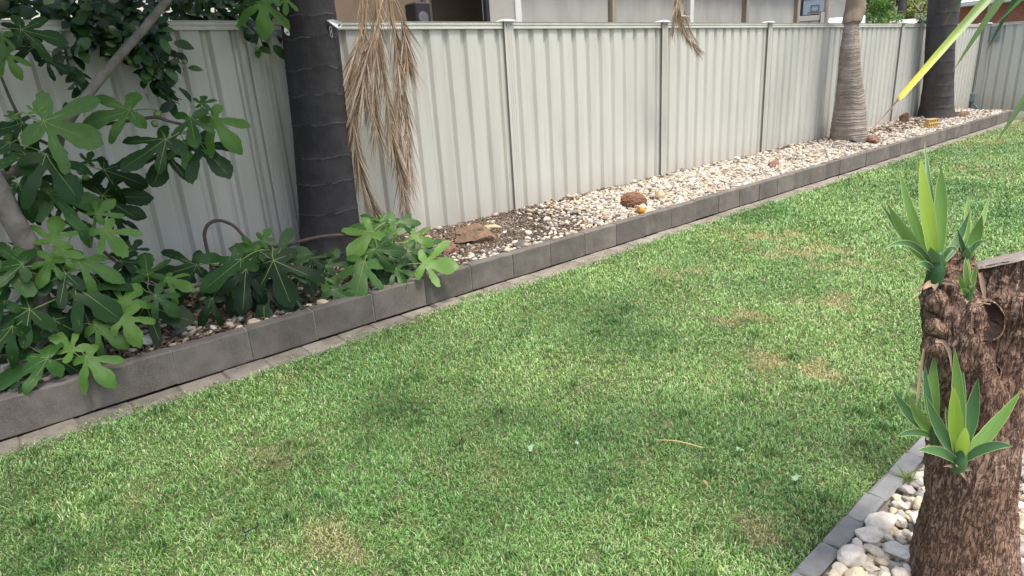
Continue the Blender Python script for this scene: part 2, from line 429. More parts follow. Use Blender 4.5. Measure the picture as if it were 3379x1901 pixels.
def grass():
    pts = []
    cell = 0.25
    for cx in np.arange(-2.9, 16.6, cell):
        for cy in np.arange(-5.6, -1.3, cell):
            d = math.hypot(cx + .12 - CAM.x, cy + .12 - CAM.y)
            if cx < -1.3 and cy < -3.4 and d < 1.0: continue
            v = Vector((cx + .12, cy + .12, -.2)) - CAM
            zz = v.dot(CF)
            if zz < 0.5: continue
            px = v.dot(CR) / zz; py = v.dot(CU) / zz
            if abs(px) > 1.08 or py < -0.72: continue       # never near the frame: no blades needed
            dd = math.sqrt(d * d + 2.2)
            rho = 32000 * (2.5 / max(dd, 2.4)) ** 1.45
            if dd > 6.5: rho *= 0.9
            n = rng.poisson(rho * cell * cell)
            p = np.empty((n, 3)); p[:, 0] = cx + rng.random(n) * cell; p[:, 1] = cy + rng.random(n) * cell; p[:, 2] = dd
            pts.append(p)
    P = np.concatenate(pts)
    x, y, dd = P[:, 0], P[:, 1], P[:, 2]
    keep = (y < strip_edge(x) - 0.004 + 0.03 * (rng.random(len(x)) < 0.12)) & ((y > -4.185 + 0.012 * np.sin(x * 17)) | (x > 2.6))
    x, y, dd = x[keep], y[keep], dd[keep]
    # worn spots where soil shows, and coarse tufts the mower missed
    bare = np.zeros(len(x)); tuft = np.zeros(len(x))
    for _ in range(150):
        i = rng.integers(0, len(x)); rr_ = rng.uniform(.012, .045)
        bare = np.maximum(bare, ((x - x[i]) ** 2 + 1.7 * (y - y[i]) ** 2 < rr_ * rr_))
    for _ in range(200):
        i = rng.integers(0, len(x)); rr_ = rng.uniform(.015, .05)
        tuft = np.maximum(tuft, np.exp(-((x - x[i]) ** 2 + (y - y[i]) ** 2) / (rr_ * rr_)))
    keep = (bare < .5) | (rng.random(len(x)) < .30)
    x, y, dd, tuft = x[keep], y[keep], dd[keep], tuft[keep]
    n = len(x)
    dry = np.zeros(n)
    for (sx, sy, sr, sa) in DRY:
        dry = np.maximum(dry, sa * np.exp(-((x - sx) ** 2 + (y - sy) ** 2) / (sr * sr)))
    def wv_(fx, fy, ph): return np.sin(x * fx + y * fy + ph + 1.3 * np.sin(x * fy * .7 - y * fx * .6))
    dry *= np.clip(0.55 + 0.45 * wv_(9.1, 6.3, .4) + 0.4 * wv_(-17.3, 12.9, 1.9) + .25 * wv_(31, 27, .3), 0, 1.25)
    dark_tone = np.zeros(n)
    for (sx, sy, sr, sa) in DARK_SPOTS:
        dark_tone = np.maximum(dark_tone, sa * np.exp(-((x - sx) ** 2 + (y - sy) ** 2) / (sr * sr)))
    dark_tone *= np.clip(0.85 + 0.32 * wv_(6.3, -7.7, 1.2) + 0.25 * wv_(14.1, 9.7, .2) + .15 * wv_(-29, 33, 2.2), 0, 1.15)
    dark_tone = np.minimum(1, dark_tone * (1 - .6 * np.minimum(dry, 1)))
    clip_ = rng.random(n) < 0.022            # mown clippings lying on top
    dry[clip_] = 1.2
    # clumps: height and lie of the blades follow slow waves over the ground
    def w(fx, fy, ph): return np.sin(x * fx + y * fy + ph)
    clump = 0.5 + 0.5 * (0.4 * w(3.1, 5.3, 0.3) + 0.35 * w(-7.9, 4.1, 1.7) + 0.25 * w(11.3, 13.1, 0.9))
    fine = 0.5 + 0.5 * (0.6 * w(23, -31, 2.0) + 0.4 * w(41, 37, 0.2))
    L = (0.013 + 0.011 * clump + 0.007 * fine) * (0.7 + 0.7 * rng.random(n)) * (1 - 0.35 * np.minimum(dry, 1))
    L *= 1 + .75 * tuft
    dark_tone = np.minimum(1, dark_tone + .55 * tuft)
    edge = np.abs(y - (-1.35)) < 0.06
    L[edge] *= 0.75
    flow = 2.2 * w(1.7, 2.3, 0.5) + 1.6 * w(-4.3, 5.9, 1.1) + 1.0
    az = flow + rng.normal(0, 1.9, n)
    lean = np.clip(rng.normal(0.95, 0.33, n), 0.1, 1.5)         # from the vertical
    lean *= 1 - .45 * tuft
    lean[clip_] = 1.45; L[clip_] *= 1.6
    wdt = (0.00095 + 0.0009 * rng.random(n)) * np.clip(dd / 2.9, 1, 3.2)
    L = L * np.clip(dd / 4.5, 1, 1.5)
    far = np.clip((dd - 3) / 6, 0, 1)
    base_z = np.array([lawn_h(a, b) for a, b in zip(x[::1], y[::1])]) if n < 1000 else None
    # height of the turf (vectorised stand-in for lawn_h: sampled on a grid)
    gx = np.linspace(-3.4, 16.64, 160); gy = np.linspace(-7.5, -1.22, 60)
    H = np.array([[lawn_h(a, b) for a in gx] for b in gy])
    fx = np.clip((x - gx[0]) / (gx[1] - gx[0]), 0, 158.999); fy = np.clip((y - gy[0]) / (gy[1] - gy[0]), 0, 58.999)
    ix = fx.astype(int); iy = fy.astype(int); tx = fx - ix; ty = fy - iy
    z = H[iy, ix] * (1 - tx) * (1 - ty) + H[iy, ix + 1] * tx * (1 - ty) + H[iy + 1, ix] * (1 - tx) * ty + H[iy + 1, ix + 1] * tx * ty
    z = z + 0.010 * rng.random(n) * (rng.random(n) < 0.5) + 0.022 * clip_
    dx, dy = np.cos(az), np.sin(az)
    tw = az + math.pi / 2 + rng.normal(0, 0.5, n)
    sx_, sy_ = np.cos(tw) * wdt, np.sin(tw) * wdt
    V = np.empty((n, 5, 3), np.float32)
    l1 = lean * 0.6
    hx, hz = np.sin(l1) * L * 0.55, np.cos(l1) * L * 0.55
    l2 = np.minimum(lean * 1.35, 1.85)
    tx_, tz_ = hx + np.sin(l2) * L * 0.5, hz + np.cos(l2) * L * 0.5
    V[:, 0] = np.stack([x - sx_ * .7, y - sy_ * .7, z], 1); V[:, 1] = np.stack([x + sx_ * .7, y + sy_ * .7, z], 1)
    V[:, 2] = np.stack([x + dx * hx - sx_, y + dy * hx - sy_, z + hz], 1); V[:, 3] = np.stack([x + dx * hx + sx_, y + dy * hx + sy_, z + hz], 1)
    V[:, 4] = np.stack([x + dx * tx_, y + dy * tx_, z + tz_], 1)
    b = (np.arange(n, dtype=np.int32) * 5)[:, None]
    T = np.stack([b + np.array([0, 1, 3]), b + np.array([0, 3, 2]), b + np.array([2, 3, 4])], 1).reshape(-1, 3)
    me = np_tri_mesh('grass', V.reshape(-1, 3), T, [M_grass], smooth=False)
    at = me.attributes.new('dry', 'FLOAT', 'POINT')
    at.data.foreach_set('value', np.repeat(dry, 5).astype(np.float32))
    at = me.attributes.new('dark_tone', 'FLOAT', 'POINT')
    at.data.foreach_set('value', np.repeat(dark_tone, 5).astype(np.float32))
    o = link('grass', me)
    tag(o, 'short patchy green and straw coloured lawn grass', 'grass', kind='stuff')
    return n
N_BLADES = grass()

# ------------------------------------------------------------------ raised bed soil
def bed_h(x, y):
    h = -0.035 + 0.045 * min(1, max(0, (y + 1.1) / 1.1))
    h += 0.10 * math.exp(-(((x - 0.3) / 0.75) ** 2 + ((y + 0.35) / 0.5) ** 2))
    h += 0.012 * noise.noise((x * 2.3, y * 2.3, 1.0)) + 0.005 * noise.noise((x * 9, y * 9, 4.0))
    return h
V, F = grid_mesh(-3.2, 15.35, -1.11, 0.012, 260, 24, bed_h)
bed = obj('garden_bed', V, F, M_soil)
tag(bed, 'raised garden bed of pebbles and mulch along the metal fence', 'garden bed', kind='structure')

# ------------------------------------------------------------------ block retaining wall
wall = empty('retaining_wall', (-1.58, -1.155, -0.22))
tag(wall, 'low retaining wall of dark grey concrete blocks edging the lawn', 'retaining wall')
def block_mesh(lx, ly, lz, seed, bev=0.006):
    """a block with worn arrises: chamfered box, split along its length so the faces are not dead flat"""
    rr = random.Random(seed)
    nx = 9
    prof = [(-ly + bev, 0), (ly - bev, 0), (ly, bev), (ly, lz - bev), (ly - bev, lz), (-ly + bev, lz), (-ly, lz - bev), (-ly, lz * .5), (-ly, bev)]
    V, F = [], []
    for i in range(nx + 1):
        t = i / nx
        x = -lx + 2 * lx * t
        end = 1 if i in (0, nx) else 0
        for (py, pz) in prof:
            q = 1 - end * 0.035
            zz = lz * .5 + (pz - lz * .5) * (1 - end * 0.02)
            V.append((x, py * q + rr.uniform(-.0013, .0013), zz + rr.uniform(-.0013, .0013) - (0.004 * (rr.random() < .12) if pz > lz * .8 else 0)))
    n = len(prof)
    for i in range(nx):
        for k in range(n):
            F.append((i * n + k, i * n + (k + 1) % n, (i + 1) * n + (k + 1) % n, (i + 1) * n + k))
    F.append(tuple(range(n))); F.append(tuple(nx * n + k for k in range(n - 1, -1, -1)))
    return V, F
blocks = [mesh_data('block', *block_mesh(0.2, 0.045, 0.2, s), [M_block], None, False) for s in range(6)]
bx = -1.58 - 0.41 * 3
k = 0
while bx < 15.0:
    L_ = 0.41
    b_ = link('block', blocks[k % 6], wall, (bx + 0.205, -1.155 + random.uniform(-.003, .003), -0.2 + random.uniform(-.003, .002)))
    b_.rotation_euler = (random.uniform(-.006, .006), random.uniform(-.004, .004), random.uniform(-.008, .008))
    if k % 2: b_.scale = (-1, 1, 1)
    bx += L_; k += 1
WALL_END = bx
for j in range(3):      # the short return at the far end
    b_ = link('block', blocks[j], wall, (WALL_END - 0.05, -0.905 + 0.40 * j, -0.2))
    b_.rotation_euler = (0, 0, R(90))
mo = MB()
bx = -1.58 - 0.41 * 3
while bx <= WALL_END - .1:
    bx += 0.41
    mo.box((bx - .0052, -1.1935, -0.2), (bx + .0052, -1.115, -0.006))
mo.build('mortar', M_mortar, wall)

# ------------------------------------------------------------------ flush paver strip at the foot of the wall
strip = obj('paver_strip', [(-3, -1.40, -0.2095), (15.2, -1.40, -0.2095), (15.2, -1.2, -0.2095), (-3, -1.2, -0.2095)], [(0, 1, 2, 3)], M_dirt)
tag(strip, 'flush mowing strip of old pavers at the foot of the block wall', 'paver strip', kind='structure')
def slab_mesh(lx, ly, lz, seed):
    b = MB(); b.box((-lx, -ly, -lz), (lx, ly, 0), 0.006)
    rr = random.Random(seed)
    return [(x + rr.uniform(-.003, .003), y + rr.uniform(-.003, .003), z + rr.uniform(-.001, .001)) for x, y, z in b.V], b.F
slabs = [mesh_data('paver', *slab_mesh(0.116, 0.082, 0.06, s), [M_paver], None, False) for s in range(5)]
px_ = -2.85; k = 0
while px_ < 15.1:
    p_ = link('paver', slabs[k % 5], strip, (px_ + .118, -1.288 + random.uniform(-.006, .006), -0.202 + random.uniform(-.003, .002)))
    p_.rotation_euler = (random.uniform(-.012, .012), random.uniform(-.008, .008), random.uniform(-.02, .02))
    px_ += 0.238; k += 1

# ------------------------------------------------------------------ paver edging of the right-hand pebble bed
edge = obj('garden_edging', [(-1.4, -4.29, -0.25), (3.0, -4.29, -0.25), (3.0, -4.18, -0.25), (-1.4, -4.18, -0.25)], [(0, 1, 2, 3)], M_soil)
tag(edge, 'straight edging of smooth grey pavers between lawn and river stones', 'edging', kind='structure')
eslabs = [mesh_data('paver', *slab_mesh(0.0875, 0.031, 0.07, 40 + s), [M_edge], None, False) for s in range(4)]
for k in range(24):
    p_ = link('paver', eslabs[k % 4], edge, (-1.4 + 0.029 + .1768 * k + .0884, -4.219 + random.uniform(-.002, .002), -0.186 + random.uniform(-.003, .003)))
    p_.rotation_euler = (random.uniform(-.02, .02), random.uniform(-.008, .008), random.uniform(-.012, .012))

# ------------------------------------------------------------------ steel fence
POST_LIP = [(-.0525, -.0385), (-.0525, -.042), (-.031, -.042), (-.028, -.0388), (-.020, -.0388), (-.017, -.042), (-.006, -.042), (-.005, -.0393), (.005, -.0393),
            (.006, -.042), (.017, -.042), (.020, -.0388), (.028, -.0388), (.031, -.042), (.0525, -.042), (.0525, -.0385)]
RAIL_PROF = [(.03, 0), (-.030, 0), (-.030, .012), (-.025, .015), (-.025, .030), (-.030, .033), (-.030, .044), (-.027, .046), (-.033, .060), (.03, .060)]  # (y, z)
def sheet_profile(w):
    """trapezoidal ribs: crest towards the lawn, valley behind; starts and ends in a valley"""
    pts = [(0, .017), (.022, .017)]
    pitch = 0.196
    n = int((w - 0.05) / pitch)
    lead = (w - n * pitch) / 2
    pts = [(0.0, .019)]
    for i in range(n):
        x = lead + i * pitch
        pts += [(x + .008, .019), (x + .031, -.009), (x + .034, -.011), (x + .152, -.011), (x + .155, -.009), (x + .178, .019)]
    pts = [(0.0, -.008), (lead - .016, -.008), (lead - .002, .017)] + pts[1:] if lead > .03 else pts
    if lead > .03: pts += [(w - lead + .001, .017), (w - lead + .016, -.008), (w, -.008)]
    else: pts.append((w, .017))
    return pts
def fence(name, label, org, axis, npan, W, z0, z1, zr):
    """axis 'x': runs along +x, seen from -y.  axis 'y': runs along -y, seen from -x"""
    root = empty(name, (org[0], org[1], z0)); tag(root, label, 'fence')
    def tr(v):
        x, y, z = v
        return (org[0] + x, org[1] + y, z) if axis == 'x' else (org[0] + y, org[1] - x, z)
    def add(nm, V, F, mt, par, sm=False):
        return obj(nm, [tr(v) for v in V], F, mt, par, None, sm)
    for i in range(npan):
        x0, x1 = i * W + .0125, (i + 1) * W - .0125
        pr = sheet_profile(x1 - x0)
        V = []
        lv = [z0, z0 + .3, z0 + .9, z1 - .03]
        rr = random.Random(i * 7 + len(name))
        for z in lv:
            for (x, y) in pr: V.append((x0 + x + rr.uniform(-.0007, .0007), y + rr.uniform(-.0007, .0007), z))
        n = len(pr)
        F = [(a * n + b, a * n + b + 1, (a + 1) * n + b + 1, (a + 1) * n + b) for a in range(len(lv) - 1) for b in range(n - 1)]
        add('panel', V, F, M_fence, root)
        V = []
        for x in (i * W + .053, (i + 1) * W - .053): V += [(x, y, zr + z) for (y, z) in RAIL_PROF]
        n = len(RAIL_PROF)
        F = [(b, (b + 1) % n, n + (b + 1) % n, n + b) for b in range(n)] + [tuple(range(n - 1, -1, -1)), tuple(range(n, 2 * n))]
        add('top_rail', V, F, M_fence, root)
    for i in range(npan + 1):
        b = MB(); b.prism([(x + i * W, y) for x, y in POST_LIP], z0 - .1, zr + .058)
        b.box((i * W - .011, -.0383, z0 - .1), (i * W + .011, .0333, zr + .057)); b.box((i * W - .0525, .0335, z0 - .1), (i * W + .0525, .037, zr + .058))
        post = add('post', b.V, b.F, M_fence, root)
        b = MB(); cx = i * W
        zt = zr + .0585
        s1, s2 = .070, .036
        V = [(cx - s1, -s1, zt), (cx + s1, -s1, zt), (cx + s1, s1, zt), (cx - s1, s1, zt),
             (cx - s1, -s1, zt + .009), (cx + s1, -s1, zt + .009), (cx + s1, s1, zt + .009), (cx - s1, s1, zt + .009),
             (cx - s2, -s2, zt + .024), (cx + s2, -s2, zt + .024), (cx + s2, s2, zt + .024), (cx - s2, s2, zt + .024)]
        F = [(3, 2, 1, 0), (0, 1, 5, 4), (1, 2, 6, 5), (2, 3, 7, 6), (3, 0, 4, 7), (4, 5, 9, 8), (5, 6, 10, 9), (6, 7, 11, 10), (7, 4, 8, 11), (8, 9, 10, 11)]
        add('post_cap', V, F, M_cap, post)
        for sx in (-.024, .024):
            b = MB(); b.tube([(cx + sx, -.037, zr + .030), (cx + sx, -.0440, zr + .030)], .0052, 8)
            add('screw', b.V, b.F, M_screw, post)
    return root
fence('metal_fence', 'pale grey ribbed steel fence running behind the pebble bed and palms', (-2.38 * 1, 0), 'x', 8, 2.38, -0.06, 1.80, 1.74)
fence('metal_fence', 'pale grey steel cross fence closing off the far end of the lawn', (16.66, -0.118), 'y', 4, 2.38, -0.14, 1.79, 1.73)

# ================================================================== PEBBLES AND ROCKS
def ico(sub):
    bm = bmesh.new(); bmesh.ops.create_icosphere(bm, subdivisions=sub, radius=1.0)
    V = np.array([v.co[:] for v in bm.verts]); F = np.array([[v.index for v in f.verts] for f in bm.faces]); bm.free()
    return V, F
ICO = {s: ico(s) for s in (1, 2, 3, 4)}
def pebble_shape(sub, seed, amp=0.22, freq=1.1, sc=(1, .78, .58), facet=0):
    V, F = ICO[sub]
    V = V.copy()
    off = Vector((seed * 3.7, seed * 1.9, seed * 7.1))
    for i in range(len(V)):
        d = Vector(V[i])
        q = 1 + amp * noise.noise(d * freq + off) + amp * 0.35 * noise.noise(d * freq * 2.6 + off)
        V[i] = d * q
    if facet:                                     # flatten some sides, as broken stone is
        rr = random.Random(seed)
        for _ in range(facet):
            nrm = Vector((rr.uniform(-1, 1), rr.uniform(-1, 1), rr.uniform(-.6, 1))).normalized(); lim = rr.uniform(.55, .8)
            for i in range(len(V)):
                e = Vector(V[i]).dot(nrm)
                if e > lim: V[i] = Vector(V[i]) - nrm * (e - lim) * 0.9
    return V * np.array(sc), F

def rot_mats(n, tilt=0.5):
    a = rng.random(n) * 2 * math.pi; b = rng.normal(0, tilt, n); c = rng.normal(0, tilt, n)
    ca, sa, cb, sb, cc, sc = np.cos(a), np.sin(a), np.cos(b), np.sin(b), np.cos(c), np.sin(c)
    Z = np.zeros(n); O = np.ones(n)
    Rz = np.stack([ca, -sa, Z, sa, ca, Z, Z, Z, O], 1).reshape(n, 3, 3)
    Rx = np.stack([O, Z, Z, Z, cb, -sb, Z, sb, cb], 1).reshape(n, 3, 3)
    Ry = np.stack([cc, Z, sc, Z, O, Z, -sc, Z, cc], 1).reshape(n, 3, 3)
    return Rz @ Rx @ Ry

def scatter_mesh(name, shapes, P, S, mats, tilt=0.5, rots=None):
    """P (n,3) places, S (n,) sizes: copies of a few shapes joined into one mesh"""
    n = len(P); Rm = rot_mats(n, tilt) if rots is None else rots
    which = rng.integers(0, len(shapes), n)
    Vs, Ts, base = [], [], 0
    for s, (V, F) in enumerate(shapes):
        idx = np.where(which == s)[0]
        if not len(idx): continue
        W = np.einsum('nij,vj->nvi', Rm[idx] * S[idx][:, None, None], V) + P[idx][:, None, :]
        Vs.append(W.reshape(-1, 3))
        Ts.append((F[None] + (np.arange(len(idx)) * len(V))[:, None, None] + base).reshape(-1, 3))
        base += len(idx) * len(V)
    return np_tri_mesh(name, np.concatenate(Vs), np.concatenate(Ts), mats)

def bed_hv(x, y):
    return np.array([bed_h(a, b) for a, b in zip(x, y)])
PALM1 = (0.33, -0.33)
def clear_of_palms(x, y):
    return (np.hypot(x - PALM1[0], y - PALM1[1]) > .30) & (np.hypot(x - 9.25, y + .40) > .29) & (np.hypot(x - 14.15, y + .36) > .31)

def jitter(x0, x1, y0, y1, s, j=0.8):
    gx, gy = np.meshgrid(np.arange(x0, x1, s), np.arange(y0, y1, s))
    x = gx.ravel() + (rng.random(gx.size) - .5) * s * j; y = gy.ravel() + (rng.random(gy.size) - .5) * s * j
    return x, y

# --- pale pebbles: dense beyond the palm, thin among the mulch under the fig
sh2 = [pebble_shape(2, 10 + s, .25, 1.1, (1, random.uniform(.66, .85), random.uniform(.45, .62))) for s in range(8)]
sh1 = [pebble_shape(1, 30 + s, .15, 1.1, (1, .78, .58)) for s in range(4)]
def white_amount(x, y):
    a = np.clip((x - 2.0 - 0.7 * (y + 0.55)) / 0.9, 0.0, 1)          # thickens past the dark gravel
    a = np.maximum(a, 0.55 * (y < -0.90) * (x > 0.9))
    a = np.maximum(a, 0.30 * (x < 0.2)); a = np.maximum(a, 0.06)
    a = np.where((x > 10.2) & (x < 12.6) & (y > -.62) & (y < -.18), a * 0.35, a)   # leaf litter by the far palm
    return a
x, y = jitter(-2.6, 15.2, -1.10, -0.005, 0.036)
k = (rng.random(len(x)) < white_amount(x, y) * np.clip(0.55 + 3 / np.maximum(x, .5), .6, 1)) & clear_of_palms(x, y)
x, y = x[k], y[k]
s = (0.017 + 0.014 * rng.random(len(x)) ** 2) * np.where(rng.random(len(x)) < .10, 1.5, 1.0)
s = s * np.clip(0.9 + x * 0.03, 1, 1.25)
z = bed_hv(x, y) + s * (0.15 + 0.55 * rng.random(len(x)))
P = np.stack([x, y, z], 1)
size_px = s / np.maximum(np.linalg.norm(P - np.array(CAM[:]), axis=1), .1)
vis = (x > 0.9) | (y < -0.98)
order = np.argsort(-(size_px * vis * (0.6 + 0.4 * (y < -.3))))
single, rest = order[:290], order[290:]
o = link('pebbles', scatter_mesh('pebbles', sh2, P[rest][x[rest] < 6.5], s[rest][x[rest] < 6.5], [M_peb], .35), bed); tag(o, kind='stuff')
far_ = rest[x[rest] >= 6.5]
o = link('pebbles', scatter_mesh('pebbles', sh1, P[far_], s[far_] * 1.05, [M_peb], .35), bed); tag(o, kind='stuff')
peb_me = [np_tri_mesh('pebble', V, F, [M_peb_o]) for V, F in [pebble_shape(3, 60 + q, .25, 1.1, (1, .6 + .05 * (q % 5), .45 + .04 * (q % 4))) for q in range(8)]]
for i in single:
    o = link('pebble', peb_me[int(i) % 8], bed, tuple(P[i]))
    o.scale = (s[i],) * 3; o.rotation_euler = (random.gauss(0, .3), random.gauss(0, .3), random.random() * 6.28)

# --- dark gravel and fallen nuts round the first palm
x, y = jitter(0.2, 3.2, -1.10, -0.005, 0.0150)
a = np.clip((2.75 + 0.6 * (y + 0.55) - x) / 0.9, 0, 1)
k = (rng.random(len(x)) < a) & clear_of_palms(x, y)
x, y = x[k], y[k]
s = 0.0062 + 0.0042 * rng.random(len(x))
P = np.stack([x, y, bed_hv(x, y) + s * (0.3 + 0.9 * rng.random(len(x)))], 1)
o = link('gravel', scatter_mesh('gravel', [pebble_shape(1, 80 + q, .2, 1.2, (1, .9, .8)) for q in range(4)], P, s, [M_gravel], .6), bed); tag(o, kind='stuff')

# --- bark mulch and small stones under the fig, litter at the far palm
def chip(seed):
    rr = random.Random(seed)
    b = MB(); l, w_, t = rr.uniform(.8, 1.4), rr.uniform(.25, .5), rr.uniform(.08, .16)
    b.box((-l, -w_, -t), (l, w_, t))
    V = np.array([(q[0], q[1] * (1 + .5 * rr.uniform(-1, 1)), q[2] + .15 * q[0] ** 2) for q in b.V])
    F = []
    for f in b.F: F += [(f[0], f[1], f[2]), (f[0], f[2], f[3])]
    return V, np.array(F)
x, y = jitter(-2.7, 0.6, -1.10, -0.005, 0.020)
k = (rng.random(len(x)) < np.clip((0.7 - x) / .5, 0, .9)) & clear_of_palms(x, y)
xa, ya = x[k], y[k]
x, y = jitter(0.5, 2.9, -1.08, -0.01, 0.034)
k = (rng.random(len(x)) < np.clip((2.9 - x) / 2.2, 0, .6)) & clear_of_palms(x, y)
xa, ya = np.concatenate([xa, x[k]]), np.concatenate([ya, y[k]])
x, y = jitter(10.0, 12.8, -0.7, -0.1, 0.032)
k = rng.random(len(x)) < .7
xa, ya = np.concatenate([xa, x[k]]), np.concatenate([ya, y[k]])
x = rng.uniform(2.2, 14.8, 900); y = -.09 * rng.random(900) ** 1.5 - .008
xa, ya = np.concatenate([xa, x]), np.concatenate([ya, y])
x = rng.uniform(1.6, 14.8, 420); y = rng.uniform(-1.08, -.05, 420)
xb, yb = xa, ya; xa, ya = np.concatenate([xa, x]), np.concatenate([ya, y])
s = 0.009 + 0.013 * rng.random(len(xa)) ** 2
P = np.stack([xa, ya, bed_hv(xa, ya) + 0.004 + 0.012 * rng.random(len(xa)) + np.where(np.arange(len(xa)) >= len(xb), .026, 0) + np.where(xa > 2, .012, 0)], 1)
o = link('mulch', scatter_mesh('mulch', [chip(q) for q in range(6)] + [pebble_shape(1, 95, .2, 1.2, (.8, .7, .5))], P, s, [M_mulch], .35), bed); tag(o, kind='stuff')

# --- river stones of the right-hand bed
rbed = obj('pebble_bed', *grid_mesh(-1.3, 3.0, -6.2, -4.252, 60, 30, lambda a, b: -0.204 + .004 * noise.noise((a * 3, b * 3, 0))), M_bedsand)
tag(rbed, 'bed of rounded cream and grey river stones round the yucca trunk', 'pebble bed', kind='structure')
YUC = (0.21, -4.56)
big_me = [np_tri_mesh('pebble', V, F, [M_big_o]) for V, F in [pebble_shape(4, 110 + q, .34, .95, (1, .66 + .06 * (q % 5), .50 + .06 * (q % 4)), facet=(q % 3) + 1) for q in range(12)]]
pl = []
tries = 0
rr = random.Random(4)
while len(pl) < 270 and tries < 30000:
    tries += 1
    r_ = rr.choice([.024, .028, .033, .038, .044, .050]) if tries < 5000 else rr.choice([.016, .02, .024, .03])
    x_ = rr.uniform(-.55, 1.75); y_ = rr.uniform(-5.0, -4.262 - r_ * .55)
    if math.hypot(x_ - YUC[0], y_ - YUC[1]) < .13 + r_ * .5: continue
    vv = Vector((x_, y_, -.18)) - CAM
    if vv.dot(CR) / vv.dot(CF) > .88 or vv.dot(CU) / vv.dot(CF) < -.56: continue
    if any((x_ - a) ** 2 + (y_ - b) ** 2 < ((r_ + c) * .80) ** 2 for a, b, c in pl): continue
    pl.append((x_, y_, r_))
for q, (x_, y_, r_) in enumerate(pl):
    o = link('pebble', big_me[q % 12], rbed, (x_, y_, -0.200 + r_ * .42 + rr.uniform(0, .010)))
    e = r_ * rr.uniform(.95, 1.15)
    o.scale = (e, e, e * rr.uniform(.9, 1.1)); o.rotation_euler = (rr.gauss(0, .22), rr.gauss(0, .22), rr.random() * 6.28)
x, y = jitter(-.7, 2.2, -5.2, -4.262, .034)
k = np.hypot(x - YUC[0], y - YUC[1]) > .14
x, y = x[k], y[k]; s = .014 + .012 * rng.random(len(x))
o = link('pebbles', scatter_mesh('pebbles', sh2, np.stack([x, y, -.203 + s * .2], 1), s, [M_big], .3), rbed); tag(o, kind='stuff')

# --- single rocks and oddments lying in the raised bed
def rock(name, loc, size, rot, mat_, label, cat='rock', seed=1, facet=6, amp=.35, sub=4, group=None, freq=1.3):
    V, F = pebble_shape(sub, seed, amp, freq, (1, 1, 1), facet)
    me = np_tri_mesh(name, V * np.array(size), F, [mat_], smooth=False if facet > 4 else True)
    o = link(name, me, None, loc); o.rotation_euler = rot
    return tag(o, label, cat, group)
def onbed(p, dz=0.0): return (p[0], p[1], bed_h(p[0], p[1]) + dz)
rock('rock', onbed((1.359, -0.646, 0.05), .045), (.235, .125, .115), (0, .10, R(-28)), M_rock, 'largest brown broken rock on the dark gravel beside the palm', seed=3, facet=11, amp=.55, freq=1.9)
rock('rock', onbed((0.9941, -0.7516, 0.03), .02), (.10, .07, .075), (0, 0, R(20)), M_rock_red, 'small reddish brown rock in front of the largest brown rock', seed=8, facet=7)
rock('rock', onbed((1.711, -0.4179, 0.03), .03), (.09, .05, .035), (0, .12, R(-30)), M_rock_tan, 'flat pale striped stone behind the largest brown rock', seed=12, facet=7)
rock('rock', onbed((2.37, 0.08975, 0.02), .03), (.06, .05, .05), (0, 0, .3), M_rock_tan, 'tan stone against the fence post foot', seed=15, facet=5)
rock('rock', onbed((1.563, -0.9881, 0), .018), (.085, .04, .03), (0, 0, R(10)), M_rock_dark, 'dark grey flat stone among gravel near the wall', seed=22, facet=6)
rock('rock', onbed((2.38, -0.673, 0), .02), (.09, .035, .03), (0, 0, R(35)), M_rock_dark, 'long dark stone half buried in white pebbles', seed=25, facet=6)
rock('rock', onbed((3.676, -0.8065, 0), .05), (.075, .05, .06), (0, .15, R(10)), M_rock_tan, 'yellowish upright stone just right of the orange fruit', seed=31, facet=5)
rock('rock', onbed((6.256, -0.6666, 0), .03), (.16, .07, .055), (0, 0, R(15)), M_rock_red, 'red brown flat rock on white pebbles midway along the bed', seed=36, facet=7)
rock('rock', onbed((8.98, -0.80), .045), (.17, .12, .085), (0, 0, R(40)), M_rock_red, 'red brown rock at the foot of the tan ringed palm', seed=41, facet=8)
rock('rock', onbed((8.86, -0.66), .04), (.13, .10, .07), (0, 0, R(80)), M_rock_dark, 'dark grey rock wedged against the tan ringed palm', seed=44, facet=7)
rock('rock', onbed((13.6, -0.72), .05), (.20, .12, .07), (0, 0, R(0)), M_rock_red, 'low brown rock at the foot of the far dark palm', seed=49, facet=8)
rock('rock', onbed((12.1, -0.20), .09), (.12, .10, .12), (0, 0, R(0)), M_rock_red, 'upright brown stone against the fence near the far palm', seed=52, facet=8)
rock('rock', onbed((-1.218, -0.9152, -0.01), .025), (.055, .04, .036), (0, 0, .5), M_cap, 'white quartz stone on mulch behind the wall under the fig', seed=57, facet=4)
rock('rock', onbed((-1.061, -0.9036, -0.01), .02), (.055, .035, .032), (0, 0, .3), M_rock_dark, 'black stone on mulch behind the wall under the fig', seed=61, facet=4)

